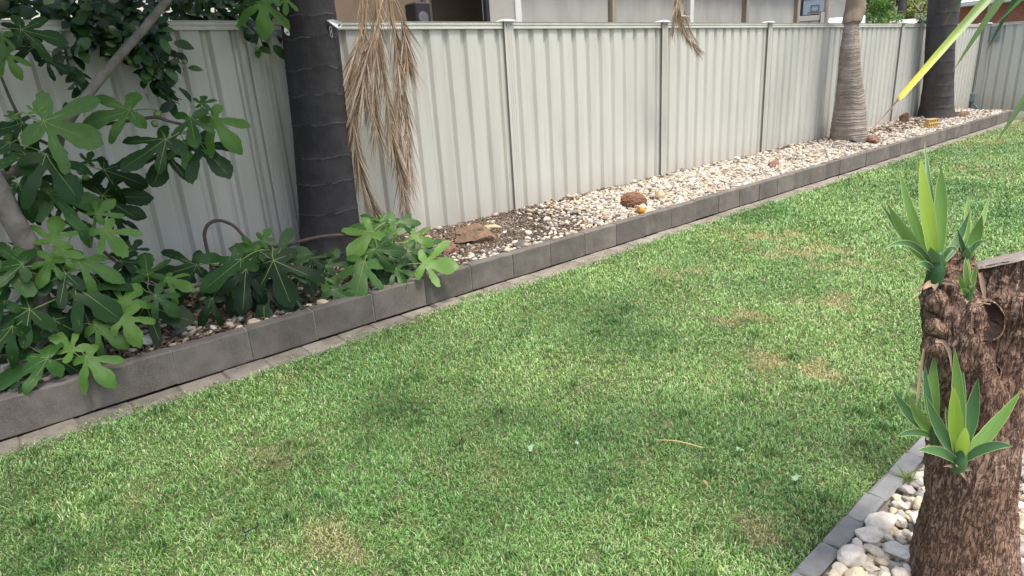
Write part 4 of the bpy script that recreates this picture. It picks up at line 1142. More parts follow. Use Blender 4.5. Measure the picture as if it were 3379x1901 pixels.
fig = empty('fig_tree', (-1.673, 1.807, 0)); tag(fig, 'fig tree with big lobed leaves and pale branches in the left corner', 'fig tree')
def orient(o, d, nrm, size):
    d = Vector(d).normalized(); nrm = Vector(nrm); nrm = (nrm - d * nrm.dot(d)).normalized()
    x_ = d.cross(nrm)
    o.rotation_euler = Matrix((x_, d, nrm)).transposed().to_euler()
    o.scale = (size,) * 3
FIG_LEAVES = [
    ((-1.026, -0.88, 1.262), (-0.9469, 0.3031, -0.1075), (-0.3205, -0.8613, 0.3943), 0.263, 'g'),
    ((-1.416, -0.86, 1.239), (0.8549, -0.1617, -0.493), (-0.008273, -0.9543, 0.2987), 0.254, 'g'),
    ((-1.438, -0.84, 1.287), (0.2995, 0.2612, 0.9177), (-0.4038, -0.8367, 0.3699), 0.061, 'y'),
    ((-1.494, -0.84, 1.236), (-0.935, 0.3438, 0.08731), (-0.2538, -0.8205, 0.5123), 0.176, 'g'),
    ((-1.52, -0.82, 1.263), (-0.1917, 0.4614, 0.8662), (0.1538, -0.8576, 0.4908), 0.061, 'g'),
    ((-0.7451, -0.92, 1.203), (-0.1929, -0.5326, -0.8241), (-0.3892, -0.7294, 0.5626), 0.180, 'g'),
    ((-0.6659, -0.9, 1.26), (0.3501, 0.4593, 0.8164), (-0.2265, -0.8042, 0.5496), 0.099, 'g'),
    ((-0.6278, -0.9, 1.193), (0.2342, -0.6412, -0.7308), (-0.4868, -0.728, 0.4827), 0.244, 'y'),
    ((-0.8978, -0.94, 1.097), (-0.9129, 0.01704, -0.4078), (-0.2456, -0.8209, 0.5156), 0.267, 'g'),
    ((-0.8921, -0.82, 1.024), (-0.5496, -0.4556, -0.7002), (-0.1883, -0.7491, 0.6352), 0.218, 'd'),
    ((-0.7873, -0.84, 1.066), (-0.0728, -0.5233, -0.849), (-0.08384, -0.8451, 0.5281), 0.174, 'y'),
    ((-0.7088, -0.84, 1.058), (0.3761, -0.5796, -0.7229), (-0.02919, -0.7873, 0.6159), 0.252, 'd'),
    ((-1.336, -0.5, 1.613), (-0.9587, -0.08608, 0.2709), (0.1451, -0.9678, 0.2058), 0.172, 'd'),
    ((-1.299, -0.5, 1.554), (0.6892, -0.514, -0.5107), (-0.3135, -0.847, 0.4294), 0.116, 'd'),
    ((-1.379, -0.62, 1.691), (0.9677, -0.08719, -0.2367), (0.003456, -0.9337, 0.3581), 0.190, 'g'),
    ((-1.474, -0.66, 1.579), (0.2195, -0.4251, -0.8781), (-0.1227, -0.905, 0.4074), 0.124, 'y'),
    ((-1.466, -0.66, 1.663), (-0.2723, -0.4968, -0.824), (-0.006343, -0.8555, 0.5178), 0.115, 'g'),
    ((-1.451, -0.9, 1.076), (0.3775, -0.5778, -0.7236), (0.1907, -0.7162, 0.6713), 0.235, 'g'),
    ((-1.592, -0.92, 0.955), (0.1178, -0.5508, -0.8263), (0.06007, -0.8266, 0.5596), 0.148, 'g'),
    ((-1.528, -0.84, 1.08), (-0.866, 0.06603, 0.4956), (0.2577, -0.7905, 0.5556), 0.200, 'g'),
    ((-1.484, -0.82, 0.873), (0.9676, -0.08839, -0.2364), (0.06404, -0.8201, 0.5686), 0.250, 'g'),
    ((-1.188, -0.66, 0.9534), (0.8818, -0.2068, -0.4238), (-0.06891, -0.9456, 0.318), 0.218, 'd'),
    ((-1.227, -0.62, 0.8063), (0.9893, 0.1136, -0.09142), (0.1429, -0.88, 0.453), 0.277, 'd'),
    ((-1.213, -0.62, 0.7736), (0.8579, -0.1415, -0.4939), (0.07883, -0.9137, 0.3986), 0.208, 'd'),
    ((-1.178, -0.6, 0.6784), (-0.01362, -0.6851, -0.7283), (-0.2217, -0.7082, 0.6703), 0.128, 'd'),
    ((-1.246, -0.6, 0.9988), (0.4166, 0.1328, 0.8993), (-0.3965, -0.8637, 0.3112), 0.069, 'g'),
    ((-1.528, -0.98, 0.663), (0.3692, 0.6041, 0.7062), (0.07266, -0.7763, 0.6261), 0.157, 'y'),
    ((-1.408, -0.9, 0.6831), (0.6909, 0.5771, 0.4355), (0.187, -0.7245, 0.6635), 0.164, 'g'),
    ((-1.304, -0.88, 0.7465), (0.7953, 0.1775, 0.5797), (-0.1769, -0.8466, 0.502), 0.125, 'y'),
    ((-1.293, -0.92, 0.6686), (0.3113, -0.5513, -0.774), (-0.3294, -0.8266, 0.4563), 0.178, 'y'),
    ((-1.562, -1.06, 0.5874), (-0.5562, -0.3246, -0.765), (0.02566, -0.9269, 0.3746), 0.141, 'y'),
    ((-1.454, -1.02, 0.5524), (0.8307, -0.2757, -0.4836), (0.1307, -0.7479, 0.6508), 0.217, 'g'),
    ((-1.525, -1.04, 0.6223), (0.9258, -0.03825, -0.376), (0.1789, -0.8319, 0.5253), 0.117, 'y'),
    ((-1.146, -0.92, 0.3705), (0.1701, 0.6248, 0.762), (-0.1093, -0.7566, 0.6447), 0.159, 'g'),
    ((-1.676, -1.06, 0.5815), (-0.9596, 0.1823, 0.2145), (0.01866, -0.719, 0.6947), 0.189, 'g'),
    ((-1.163, -0.7, 0.4867), (0.7371, 0.3602, 0.5718), (-0.101, -0.7779, 0.6202), 0.091, 'd'),
    ((-1.056, -0.94, 0.3391), (0.6773, -0.6114, -0.4092), (-0.2394, -0.7091, 0.6632), 0.140, 'y'),
    ((-0.8454, -0.74, 0.3284), (-0.9836, 0.1671, -0.06781), (-0.1797, -0.8758, 0.448), 0.252, 'd'),
    ((-0.6432, -0.96, 0.3536), (-0.8915, 0.07833, -0.4462), (-0.2992, -0.8414, 0.45), 0.280, 'g'),
    ((-0.5339, -0.92, 0.3828), (-0.8674, 0.3806, 0.3206), (-0.1977, -0.8548, 0.4797), 0.154, 'g'),
    ((-0.4734, -0.86, 0.4152), (0.6755, 0.3819, 0.6308), (-0.164, -0.7562, 0.6334), 0.129, 'g'),
    ((-1.494, -1.04, 0.4149), (0.5643, -0.6203, -0.5448), (-0.1344, -0.7202, 0.6807), 0.230, 'g'),
    ((-1.326, -1.1, 0.2309), (0.05745, -0.6162, -0.7855), (-0.2958, -0.7619, 0.5761), 0.175, 'y'),
    ((-1.321, -1.06, 0.2825), (0.7684, 0.463, 0.4418), (0.167, -0.8114, 0.5601), 0.165, 'y'),
    ((-1.15, -1.02, 0.2768), (0.5083, -0.5044, -0.698), (-0.06621, -0.831, 0.5523), 0.156, 'g'),
    ((-1.465, -1.1, 0.2109), (0.5965, -0.5744, -0.5605), (-0.1527, -0.7669, 0.6234), 0.161, 'g'),
    ((-1.589, -1.16, 0.1293), (-0.387, 0.6646, 0.6392), (-0.1296, -0.7255, 0.6759), 0.164, 'y'),
    ((-1.545, -1.2, 0.09402), (0.2843, -0.7357, -0.6147), (-0.2805, -0.677, 0.6805), 0.198, 'y'),
    ((-1.693, -1.16, 0.1088), (-0.9941, 0.1006, -0.03961), (-0.1014, -0.7403, 0.6646), 0.258, 'g'),
    ((-1.701, -1.08, 0.3639), (-0.9626, -0.004325, -0.2709), (-0.1468, -0.832, 0.535), 0.227, 'g'),
    ((-1.656, -1.1, 0.0852), (0.653, -0.36, -0.6663), (0.08801, -0.8378, 0.5389), 0.166, 'd'),
    ((-1.756, -1.08, 0.1935), (-0.5901, 0.584, 0.5574), (-0.1009, -0.7384, 0.6668), 0.161, 'd'),
    ((-1.628, -1.02, 0.2721), (0.7561, -0.2254, -0.6145), (0.1683, -0.8403, 0.5153), 0.260, 'd'),
    ((-1.791, -1.16, 0.04877), (-0.573, -0.6198, -0.5363), (0.1042, -0.7041, 0.7024), 0.088, 'd'),
    ((-0.601, -0.92, 0.2689), (-0.6667, -0.2141, -0.7139), (-0.3294, -0.7746, 0.5399), 0.280, 'd'),
    ((-0.539, -0.94, 0.1514), (-0.3672, -0.602, -0.7091), (-0.3749, -0.6019, 0.7051), 0.280, 'd'),
    ((-0.8422, -0.92, 0.1522), (-0.7046, -0.2859, -0.6495), (-0.3002, -0.7093, 0.6378), 0.175, 'd'),
    ((-0.4431, -0.94, 0.3015), (0.9751, -0.2186, 0.03787), (-0.1944, -0.7595, 0.6208), 0.231, 'g'),
    ((-0.4575, -0.98, 0.3049), (-0.06914, -0.6347, -0.7697), (-0.3881, -0.6936, 0.6068), 0.280, 'd'),
    ((-0.1303, -0.98, 0.1882), (0.6509, 0.1871, 0.7357), (-0.4061, -0.733, 0.5458), 0.162, 'g'),
    ((-0.1723, -1, 0.1474), (-0.2083, -0.6611, -0.7208), (-0.2962, -0.6597, 0.6907), 0.119, 'y'),
    ((-0.1454, -1.06, 0.05005), (0.5446, -0.7153, -0.4378), (-0.3812, -0.6761, 0.6305), 0.198, 'g'),
    ((-0.3823, -1.02, 0.04718), (-0.5523, -0.5903, -0.5886), (-0.04983, -0.6815, 0.7301), 0.175, 'd'),
    ((-0.6363, -0.98, 0.293), (-0.3578, -0.5918, -0.7223), (0.0518, -0.7849, 0.6175), 0.254, 'd'),
    ((0.379, -0.9, 0.3695), (-0.9045, 0.4222, 0.06031), (-0.2605, -0.6588, 0.7057), 0.245, 'g'),
    ((0.2506, -0.96, 0.3496), (-0.8359, 0.01391, -0.5487), (-0.3512, -0.7818, 0.5153), 0.236, 'y'),
    ((0.4001, -0.98, 0.2992), (-0.4995, 0.6995, 0.511), (-0.4585, -0.714, 0.5292), 0.173, 'g'),
    ((0.3724, -1, 0.2464), (-0.7943, 0.5991, -0.1003), (-0.5695, -0.6771, 0.4661), 0.204, 'g'),
    ((0.1067, -1.06, 0.1796), (-0.6164, -0.5627, -0.5508), (-0.1103, -0.631, 0.7679), 0.280, 'g'),
    ((0.2086, -1.02, 0.232), (-0.9878, 0.13, -0.08548), (-0.1508, -0.6655, 0.731), 0.156, 'g'),
    ((0.2097, -1.02, 0.2393), (0.6911, -0.7222, -0.0298), (-0.6306, -0.6226, 0.4634), 0.208, 'g'),
    ((0.3176, -1.1, 0.09106), (-0.02664, -0.6968, -0.7168), (-0.4778, -0.621, 0.6214), 0.154, 'g'),
    ((0.6186, -1.04, 0.1521), (0.8276, -0.03198, 0.5605), (-0.482, -0.5522, 0.6803), 0.153, 'g'),
    ((0.4824, -1.2, 0.1084), (0.7561, -0.6398, -0.1379), (-0.4185, -0.6346, 0.6497), 0.233, 'y'),
    ((0.5558, -0.96, 0.2566), (0.5833, -0.728, -0.3602), (-0.4626, -0.6623, 0.5894), 0.162, 'y'),
    ((0.4625, -1.02, 0.1677), (0.2425, -0.8006, -0.5479), (-0.4918, -0.5883, 0.6419), 0.182, 'g'),
    ((0.2638, -1.04, 0.062), (-0.3695, -0.6045, -0.7057), (-0.4816, -0.525, 0.7018), 0.165, 'd'),
    ((0.5116, -1.06, 0.1239), (0.932, -0.3624, 0.006089), (-0.3039, -0.7722, 0.558), 0.142, 'y'),
    ((0.3597, -0.88, 0.3937), (0.9125, -0.2523, 0.3221), (-0.3905, -0.7719, 0.5016), 0.115, 'g'),
    ((0.4985, -0.9, 0.3542), (0.8496, -0.523, 0.06867), (-0.4751, -0.7021, 0.5304), 0.146, 'g'),
    ((0.326, -1.03, 0.1614), (0.1242, -0.7463, -0.6539), (-0.3817, -0.6442, 0.6628), 0.194, 'd'),
    ((0.1976, -1, 0.1399), (0.1226, -0.5453, -0.8292), (-0.549, -0.7333, 0.401), 0.170, 'd'),
    ((-0.196, -0.92, 0.255), (0.4771, -0.7236, -0.4987), (-0.3903, -0.6829, 0.6175), 0.133, 'd'),
    ((-0.2848, -0.96, 0.2181), (0.09583, -0.5753, -0.8123), (-0.06799, -0.8179, 0.5713), 0.189, 'd'),
    ((-0.523, -0.92, 0.3715), (-0.9441, 0.2903, -0.1562), (-0.3288, -0.7962, 0.508), 0.145, 'g'),
    ((-1.715, -1.04, 0.556), (-0.9919, -0.01815, 0.1258), (0.08437, -0.8343, 0.5449), 0.280, 'g'),
    ((-1.783, -1.06, 0.4281), (-0.9705, 0.07439, -0.2295), (-0.1731, -0.8773, 0.4476), 0.167, 'g'),
    ((-1.788, -1.12, 0.308), (-0.8431, -0.3616, -0.398), (0.04498, -0.785, 0.6178), 0.214, 'g'),
    ((-1.728, -1.04, 0.534), (-0.9738, 0.1961, -0.1148), (-0.2272, -0.8467, 0.4811), 0.154, 'g'),
    ((-1.519, -1.04, 0.4984), (-0.9548, -0.1887, -0.2297), (0.01514, -0.8027, 0.5962), 0.191, 'd'),
    ((-1.404, -0.98, 0.4407), (-0.3512, -0.5847, -0.7313), (0.1095, -0.8013, 0.5881), 0.155, 'd'),
    ((-1.56, -0.8, 0.8341), (-0.7263, -0.3335, -0.6011), (-0.1086, -0.8078, 0.5793), 0.132, 'd'),
    ((-1.409, -0.72, 0.9312), (-0.2582, -0.4807, -0.838), (-0.1246, -0.8436, 0.5223), 0.147, 'd'),
    ((-1.395, -0.7, 0.824), (-0.1107, -0.5644, -0.8181), (-0.2114, -0.7909, 0.5742), 0.136, 'd'),
    ((-1.57, -0.84, 1.151), (-0.9019, 0.09648, -0.4209), (-0.287, -0.8622, 0.4175), 0.152, 'g'),
    ((-1.253, -0.86, 0.4718), (0.9678, -0.02102, -0.2507), (0.1429, -0.7742, 0.6166), 0.162, 'd'),
    ((-1.349, -0.94, 0.4057), (0.9254, -0.06521, -0.3733), (0.1714, -0.8065, 0.5658), 0.277, 'd'),
    ((-1.193, -0.94, 0.2095), (0.7542, -0.4801, -0.4479), (-0.1094, -0.7645, 0.6352), 0.251, 'd'),
    ((-1.487, -0.98, 0.3026), (0.7678, -0.4514, -0.4546), (0.04166, -0.6729, 0.7386), 0.219, 'd'),
    ((-0.07694, -0.55, 1.861), (-0.2699, -0.3622, -0.8922), (-0.2491, -0.8688, 0.4281), 0.214, 'y'),
    ((-0.1609, -0.5, 1.89), (0.1549, -0.2398, -0.9584), (-0.561, -0.8198, 0.1145), 0.144, 'g'),
    ((0.01737, -0.68, 1.866), (-0.2083, -0.01551, -0.978), (-0.6114, -0.7784, 0.1425), 0.099, 'y'),
    ((-0.4483, -0.55, 1.883), (-0.594, -0.09869, -0.7984), (-0.4162, -0.8116, 0.41), 0.101, 'g')]
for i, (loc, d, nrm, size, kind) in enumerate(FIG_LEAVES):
    me = FIGY[i % 4] if kind == 'y' else (FIG_SHADE[i % 8] if kind == 'd' else FIGM[(i * 5) % 14])  # kind d gets the leaf darkened by colour for shade
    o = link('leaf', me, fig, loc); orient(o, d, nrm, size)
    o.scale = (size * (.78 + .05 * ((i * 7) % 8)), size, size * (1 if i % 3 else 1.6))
# leaves further in, low behind the wall and round the trunk
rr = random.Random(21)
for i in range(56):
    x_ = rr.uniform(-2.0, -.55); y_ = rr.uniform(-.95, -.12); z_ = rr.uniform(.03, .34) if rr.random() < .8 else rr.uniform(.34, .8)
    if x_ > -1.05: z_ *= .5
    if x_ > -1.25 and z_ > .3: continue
    o = link('leaf', FIG_SHADE[i % 8], fig, (x_, y_, z_))
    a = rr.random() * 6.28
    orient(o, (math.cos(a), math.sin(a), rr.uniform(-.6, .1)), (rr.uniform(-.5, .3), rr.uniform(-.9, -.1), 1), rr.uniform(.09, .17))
# trunk and limbs
def limb(pts, rad, mt, nm='branch', n=10, wob=.12):
    V, F = tube(smooth_path(pts, 7), rad, n, wob); return obj(nm, V, F, mt, fig)
limb([(-1.746, -0.93, 1.134), (-1.682, -0.93, 0.9826), (-1.656, -0.93, 0.7841), (-1.626, -0.93, 0.6305), (-1.651, -0.93, 0.4682), (*(-1.673, -0.93, 0.3593)[:2], -.06)], [.045, .048, .05, .052, .055, .06], M_figbark, 'trunk', 14)
limb([(-0.4579, -0.55, 2.031), (-0.6533, -0.6, 1.849), (-0.822, -0.62, 1.686), (-0.9802, -0.65, 1.543), (-1.153, -0.68, 1.377), (-1.281, -0.7, 1.248), (-1.353, -0.7, 1.154), (-1.397, -0.7, 1.083), (-1.525, -0.7, 1.024), (-1.691, -0.7, 0.9663)],
     [.021, .022, .023, .024, .026, .028, .031, .032, .033], M_figbark)
limb([(-1.518, -0.6, 1.482), (-1.506, -0.6, 1.355), (-1.485, -0.62, 1.239), (-1.449, -0.65, 1.158), (-1.396, -0.69, 1.114)], [.006, .008, .009], M_figtwig)
limb([(-1.442, -0.72, 1.219), (-1.234, -0.76, 1.2), (-1.09, -0.8, 1.205), (-0.9165, -0.84, 1.217), (-0.8448, -0.86, 1.191), (-0.7284, -0.88, 1.147)], [.012, .009, .009, .007], M_figtwig)
limb([(-1.508, -0.8, 1.009), (-1.467, -0.8, 1.171), (-1.444, -0.8, 1.244)], [.011, .010, .007], M_figstem)
limb([(-1.639, -0.8, 0.7488), (-1.578, -0.8, 0.864), (-1.537, -0.8, 0.9511), (-1.508, -0.8, 1.009)], [.012, .011], M_figstem)
limb([(-1.496, -0.55, 0.9916), (-1.48, -0.55, 0.8901), (-1.494, -0.55, 0.7746), (-1.447, -0.55, 0.6797), (-1.35, -0.55, 0.7491), (-1.297, -0.55, 0.8791), (-1.247, -0.55, 0.9662)], [.012, .011, .009, .007], M_figtwig)
limb([(-1.371, -0.85, 0.5731), (-1.341, -0.85, 0.6476), (-1.313, -0.85, 0.7124), (-1.296, -0.85, 0.7475)], [.010, .006], M_figstem)
limb([(*(-0.7393, -0.62, 0.2227)[:2], .0), (-0.7374, -0.62, 0.2325), (-0.7405, -0.62, 0.4345), (-0.7304, -0.62, 0.5014), (-0.6954, -0.62, 0.5474), (-0.6311, -0.62, 0.5548), (-0.558, -0.63, 0.5102), (-0.5149, -0.66, 0.4352), (-0.4813, -0.72, 0.3701)], [.012, .011, .011, .010, .009], M_figtwig)
limb([(-0.4934, -0.76, 0.3789), (-0.312, -0.78, 0.3427), (-0.2078, -0.8, 0.3546), (-0.05885, -0.82, 0.36), (0.07656, -0.84, 0.3457), (0.1908, -0.86, 0.3142), (0.328, -0.9, 0.2561), (0.4174, -0.92, 0.1657)], [.009, .011, .011, .010, .008], M_figtwig)
limb([(-0.5446, -0.82, 0.2998), (-0.4669, -0.85, 0.2546), (-0.3992, -0.88, 0.1988)], [.008, .007], M_figtwig)
limb([(-1.065, -0.78, 0.221), (-0.9113, -0.76, 0.2126), (-0.7619, -0.7, 0.1974), (-0.5706, -0.66, 0.1886)], [.016, .015, .012], M_figbark)
limb([(-1.3, -0.6, 0.5143), (-1.234, -0.62, 0.4108), (-1.171, -0.7, 0.3321), (-1.104, -0.8, 0.2866)], [.010, .008, .005], M_figtwig)
limb([(-1.608, -1, 0.3406), (-1.558, -1, 0.4094), (-1.552, -0.98, 0.5342), (-1.521, -0.96, 0.6202)], [.012, .011, .008], M_figstem)
limb([(-1.727, -1.05, 0.1584), (-1.662, -1.1, 0.07591), (-1.535, -1.14, 0.07791)], [.008, .006], M_figstem)
def fruit(p, r, par, nm='fruit', sq=1.05):
    V, F = ICO[3]
    V = V.copy(); V[:, 2] *= sq; top = V[:, 2] > .6; V[top, 0] *= .8; V[top, 1] *= .8
    return link(nm, np_tri_mesh(nm, V * r, F, [M_fruit]), par, p)
for q in ((-0.8934, -0.85, 1.234), (-0.916, -0.84, 1.184), (-1.287, -0.56, 0.9535), (-1.273, -0.58, 0.9188), (-1.313, -0.58, 0.9077), (-0.493, -0.74, 0.3757), (0.1723, -0.95, 0.1641)):
    fruit(q, .019, fig)
# upper crown, out of the picture but shading the corner
V, T = [], []
for i in range(1050):
    p = Vector((rr.uniform(-4.6, .35), rr.uniform(-2.5, .5), rr.uniform(2.3, 4.1)))
    a = rr.random() * 6.28; d = Vector((math.cos(a), math.sin(a), rr.uniform(-.7, .1))).normalized(); s_ = d.cross(Vector((0, 0, 1))).normalized(); L_ = rr.uniform(.16, .26)
    b = len(V)
    for (u_, v_) in ((0, 0), (.5, .15), (.75, .55), (.3, .5), (0.28, .85), (0, 1), (-.28, .85), (-.3, .5), (-.75, .55), (-.5, .15)):
        V.append(tuple(p + s_ * u_ * L_ + d * v_ * L_))
    T += [(b, b + k, b + k + 1) for k in range(1, 9)]
M_figcrown = leaf_mat('fig_crown_leaf', [(0.0, (0.026, 0.072, 0.02)), (1.0, (0.075, 0.16, 0.042))], .5, .25, .35, 'island')
o = link('crown', np_tri_mesh('crown', V, T, [M_figcrown], smooth=False), fig); tag(o, kind='stuff')

# ================================================================== CITRUS over the fence
M_cit = leaf_mat('citrus_leaf', [(0.0, (0.009, 0.028, 0.009)), (0.55, (0.020, 0.055, 0.016)), (0.9, (0.045, 0.105, 0.028)), (1.0, (0.08, 0.16, 0.045))], .32, .15, .5, 'object')
M_cittwig = simple('citrus_twig', (0.045, 0.05, 0.03), 0.8, 0.3, 12, 0.3, 40, kind='World')
def citrus_leaf(seed):
    rr = random.Random(seed); V, F = [], []
    n = 6; wd = rr.uniform(.25, .36); cv = rr.uniform(.0, .35)
    for i in range(n + 1):
        t = i / n; w_ = wd * math.sin(math.pi * min(1, t * .93 + .05)) ** .75
        z = -cv * t * t
        V += [(-w_, t, z + .10 * w_), (0, t, z), (w_, t, z + .10 * w_)]
    for i in range(n):
        a = 3 * i; F += [(a, a + 1, a + 4, a + 3), (a + 1, a + 2, a + 5, a + 4)]
    return mesh_data('leaf', V, F, [M_cit], None, True)
CITM = [citrus_leaf(s) for s in range(5)]
cit = empty('citrus_tree', (-0.9801, 0.35, 0.5629)); tag(cit, 'dark small leaved citrus tree spilling over the fence top at left', 'citrus tree')
SPRAYS = [  # twig from, to (world), how many leaves
    ([(-1.097, 0.1, 1.977), (-1.053, -0.1, 1.802), (-0.9568, -0.16, 1.712), (-0.8343, -0.2, 1.638)], 42),
    ([(-0.9995, 0.15, 1.969), (-0.8931, 0.05, 1.854), (-0.7919, -0.05, 1.783), (-0.7008, -0.12, 1.714)], 42),
    ([(-0.7906, 0.2, 1.981), (-0.7931, 0, 1.815), (-0.794, -0.12, 1.679), (-0.7705, -0.2, 1.548), (-0.7312, -0.25, 1.382), (-0.6134, -0.28, 1.3)], 52),
    ([(-0.6755, -0.05, 1.765), (-0.6528, -0.18, 1.672), (-0.6125, -0.24, 1.595), (-0.5638, -0.26, 1.511)], 18),
    ([(-0.7989, -0.1, 1.716), (-0.746, -0.22, 1.6), (-0.6966, -0.26, 1.471), (-0.6725, -0.28, 1.359)], 36),
    ([(-1.149, -0.12, 1.633), (-1.167, -0.22, 1.543), (-1.162, -0.26, 1.457), (-1.159, -0.28, 1.371), (-1.166, -0.28, 1.32)], 18),
    ([(-0.9747, -0.05, 1.774), (-1.034, -0.15, 1.68), (-1.088, -0.2, 1.643)], 12),
    ([(-0.2471, 0.25, 2.041), (-0.1518, 0.12, 1.89), (-0.05493, 0.02, 1.801), (0.02126, -0.08, 1.712), (0.03042, -0.12, 1.609)], 26),
    ([(-0.3922, 0.3, 2.043), (-0.3653, 0.2, 1.916), (-0.3267, 0.1, 1.847), (-0.221, 0.08, 1.807)], 16),
    ([(-1.301, 0.3, 2.014), (-1.251, 0.25, 1.924), (-1.182, 0.15, 1.862), (-1.108, 0.1, 1.806)], 22),
    ([(-1.381, 0.35, 1.985), (-1.331, 0.3, 1.895), (-1.275, 0.22, 1.835)], 14),
]
rr = random.Random(33)
k = 0
for pts, nl in SPRAYS:
    P_ = smooth_path(pts, 8)
    V, F = tube(P_, [.008, .003], 5); obj('twig', V, F, M_cittwig, cit)
    for i in range(nl):
        t = rr.random() ** .8 * (len(P_) - 1.001); a = int(t)
        p = P_[a].lerp(P_[a + 1], t - a)
        off = Vector((rr.gauss(0, .035), rr.gauss(0, .04), rr.gauss(0, .028)))
        tg = (P_[min(a + 1, len(P_) - 1)] - P_[a]).normalized()
        d = (tg * .5 + Vector((rr.uniform(-1, 1), rr.uniform(-1, .4), rr.uniform(-.9, .5)))).normalized()
        o = link('leaf', CITM[k % 5], cit, p + off)
        orient(o, d, (rr.uniform(-.6, .6), rr.uniform(-1, .1), rr.uniform(.0, 1)), rr.uniform(.072, .112)); k += 1
for q in ((-0.5464, -0.27, 1.528), (-0.7251, -0.3, 1.38), (-0.7127, -0.15, 1.803), (-0.01759, -0.12, 1.604), (-0.851, -0.26, 1.539)):
    fruit(q, .016, cit, 'fruit', 1.0)
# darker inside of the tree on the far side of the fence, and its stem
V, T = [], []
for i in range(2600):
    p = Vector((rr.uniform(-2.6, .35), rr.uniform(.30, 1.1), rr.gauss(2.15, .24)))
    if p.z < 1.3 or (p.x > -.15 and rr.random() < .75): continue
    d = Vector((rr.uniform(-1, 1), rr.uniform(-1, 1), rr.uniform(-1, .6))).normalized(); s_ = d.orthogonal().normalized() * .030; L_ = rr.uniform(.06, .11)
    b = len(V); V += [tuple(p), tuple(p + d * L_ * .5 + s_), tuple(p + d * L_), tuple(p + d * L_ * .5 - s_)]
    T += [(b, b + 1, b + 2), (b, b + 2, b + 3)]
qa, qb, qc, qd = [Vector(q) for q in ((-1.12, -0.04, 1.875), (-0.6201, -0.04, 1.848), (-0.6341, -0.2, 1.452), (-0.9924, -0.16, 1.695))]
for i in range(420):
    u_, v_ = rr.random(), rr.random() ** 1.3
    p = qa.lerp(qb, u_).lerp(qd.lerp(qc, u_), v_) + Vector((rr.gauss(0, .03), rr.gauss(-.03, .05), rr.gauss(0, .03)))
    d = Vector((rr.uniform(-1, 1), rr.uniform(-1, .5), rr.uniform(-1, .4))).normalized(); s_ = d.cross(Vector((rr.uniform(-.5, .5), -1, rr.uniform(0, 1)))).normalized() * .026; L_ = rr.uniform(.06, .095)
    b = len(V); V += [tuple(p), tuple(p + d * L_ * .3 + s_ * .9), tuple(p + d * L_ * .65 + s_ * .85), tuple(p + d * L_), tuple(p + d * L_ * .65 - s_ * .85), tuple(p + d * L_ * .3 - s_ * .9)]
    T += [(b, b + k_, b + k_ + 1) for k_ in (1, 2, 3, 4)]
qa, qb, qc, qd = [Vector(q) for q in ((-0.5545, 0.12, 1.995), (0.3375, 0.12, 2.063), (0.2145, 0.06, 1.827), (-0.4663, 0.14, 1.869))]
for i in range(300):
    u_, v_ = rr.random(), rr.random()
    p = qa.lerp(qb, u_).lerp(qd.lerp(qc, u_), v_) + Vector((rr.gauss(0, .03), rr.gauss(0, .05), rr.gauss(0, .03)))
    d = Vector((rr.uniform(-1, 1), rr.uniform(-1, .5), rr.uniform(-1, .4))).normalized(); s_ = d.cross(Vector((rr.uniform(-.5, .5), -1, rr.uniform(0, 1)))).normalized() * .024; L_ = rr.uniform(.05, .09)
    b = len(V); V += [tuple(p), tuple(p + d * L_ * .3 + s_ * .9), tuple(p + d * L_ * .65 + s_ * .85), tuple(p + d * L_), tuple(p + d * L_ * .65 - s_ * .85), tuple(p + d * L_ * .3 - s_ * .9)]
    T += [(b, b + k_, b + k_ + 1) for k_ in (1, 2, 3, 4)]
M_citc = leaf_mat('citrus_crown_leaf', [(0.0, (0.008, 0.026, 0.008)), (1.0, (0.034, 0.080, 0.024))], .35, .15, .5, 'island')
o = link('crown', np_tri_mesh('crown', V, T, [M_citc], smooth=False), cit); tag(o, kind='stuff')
V, F = tube(smooth_path([(-.7, .7, -.3), (-.72, .72, .8), (-.65, .7, 1.6), (-.6, .75, 2.4)], 5), [.06, .05, .03], 9, .1); obj('trunk', V, F, M_cittwig, cit)

# ================================================================== YUCCA in the right foreground
def yucca_bark():
    mt, nt, bs = new_mat('yucca_bark')
    def ridge(stretch, scale, width, dist=.8, det=3):
        n_ = noise_tex(nt, coords(nt, 'World', stretch), scale, det, .55, dist)
        return mth(nt, 'MULTIPLY', mth(nt, 'ABSOLUTE', mth(nt, 'SUBTRACT', n_, .5)), 1 / width, True)
    r1 = ridge((1, 1, .22), 74, .060)                 # long upright splits
    r2 = ridge((.8, .8, 1.6), 46, .035, 1.2)           # short cross breaks
    keep = ramp(nt, noise_tex(nt, coords(nt, 'World'), 26, 3), [(0.46, (1, 1, 1)), (0.60, (0, 0, 0))])
    r2 = mth(nt, 'MAXIMUM', r2, keep)
    crack = mth(nt, 'MULTIPLY', mth(nt, 'MAXIMUM', r1, .22), mth(nt, 'MAXIMUM', r2, .40))
    f = noise_tex(nt, coords(nt, 'World', (1, 1, .5)), 8, 7, .7)
    plate = ramp(nt, f, [(0.25, (0.21, 0.120, 0.080)), (0.5, (0.355, 0.235, 0.168)), (0.78, (0.51, 0.385, 0.295))])
    fibre = noise_tex(nt, coords(nt, 'World', (1, 1, .14)), 130, 6, .7)
    plate = mix(nt, ramp(nt, fibre, [(.36, (.8, .8, .8)), (.60, (0, 0, 0))]), plate, (0.11, 0.064, 0.043))
    c = mix(nt, crack, (0.040, 0.022, 0.015), plate)
    nt.links.new(c, bs.inputs['Base Color'])
    bs.inputs['Roughness'].default_value = .9; bs.inputs['Specular IOR Level'].default_value = .2
    h = mth(nt, 'ADD', crack, mth(nt, 'ADD', mth(nt, 'MULTIPLY', f, .8), mth(nt, 'MULTIPLY', fibre, .9)))
    bump(nt, bs, h, .9, .005)
    return mt
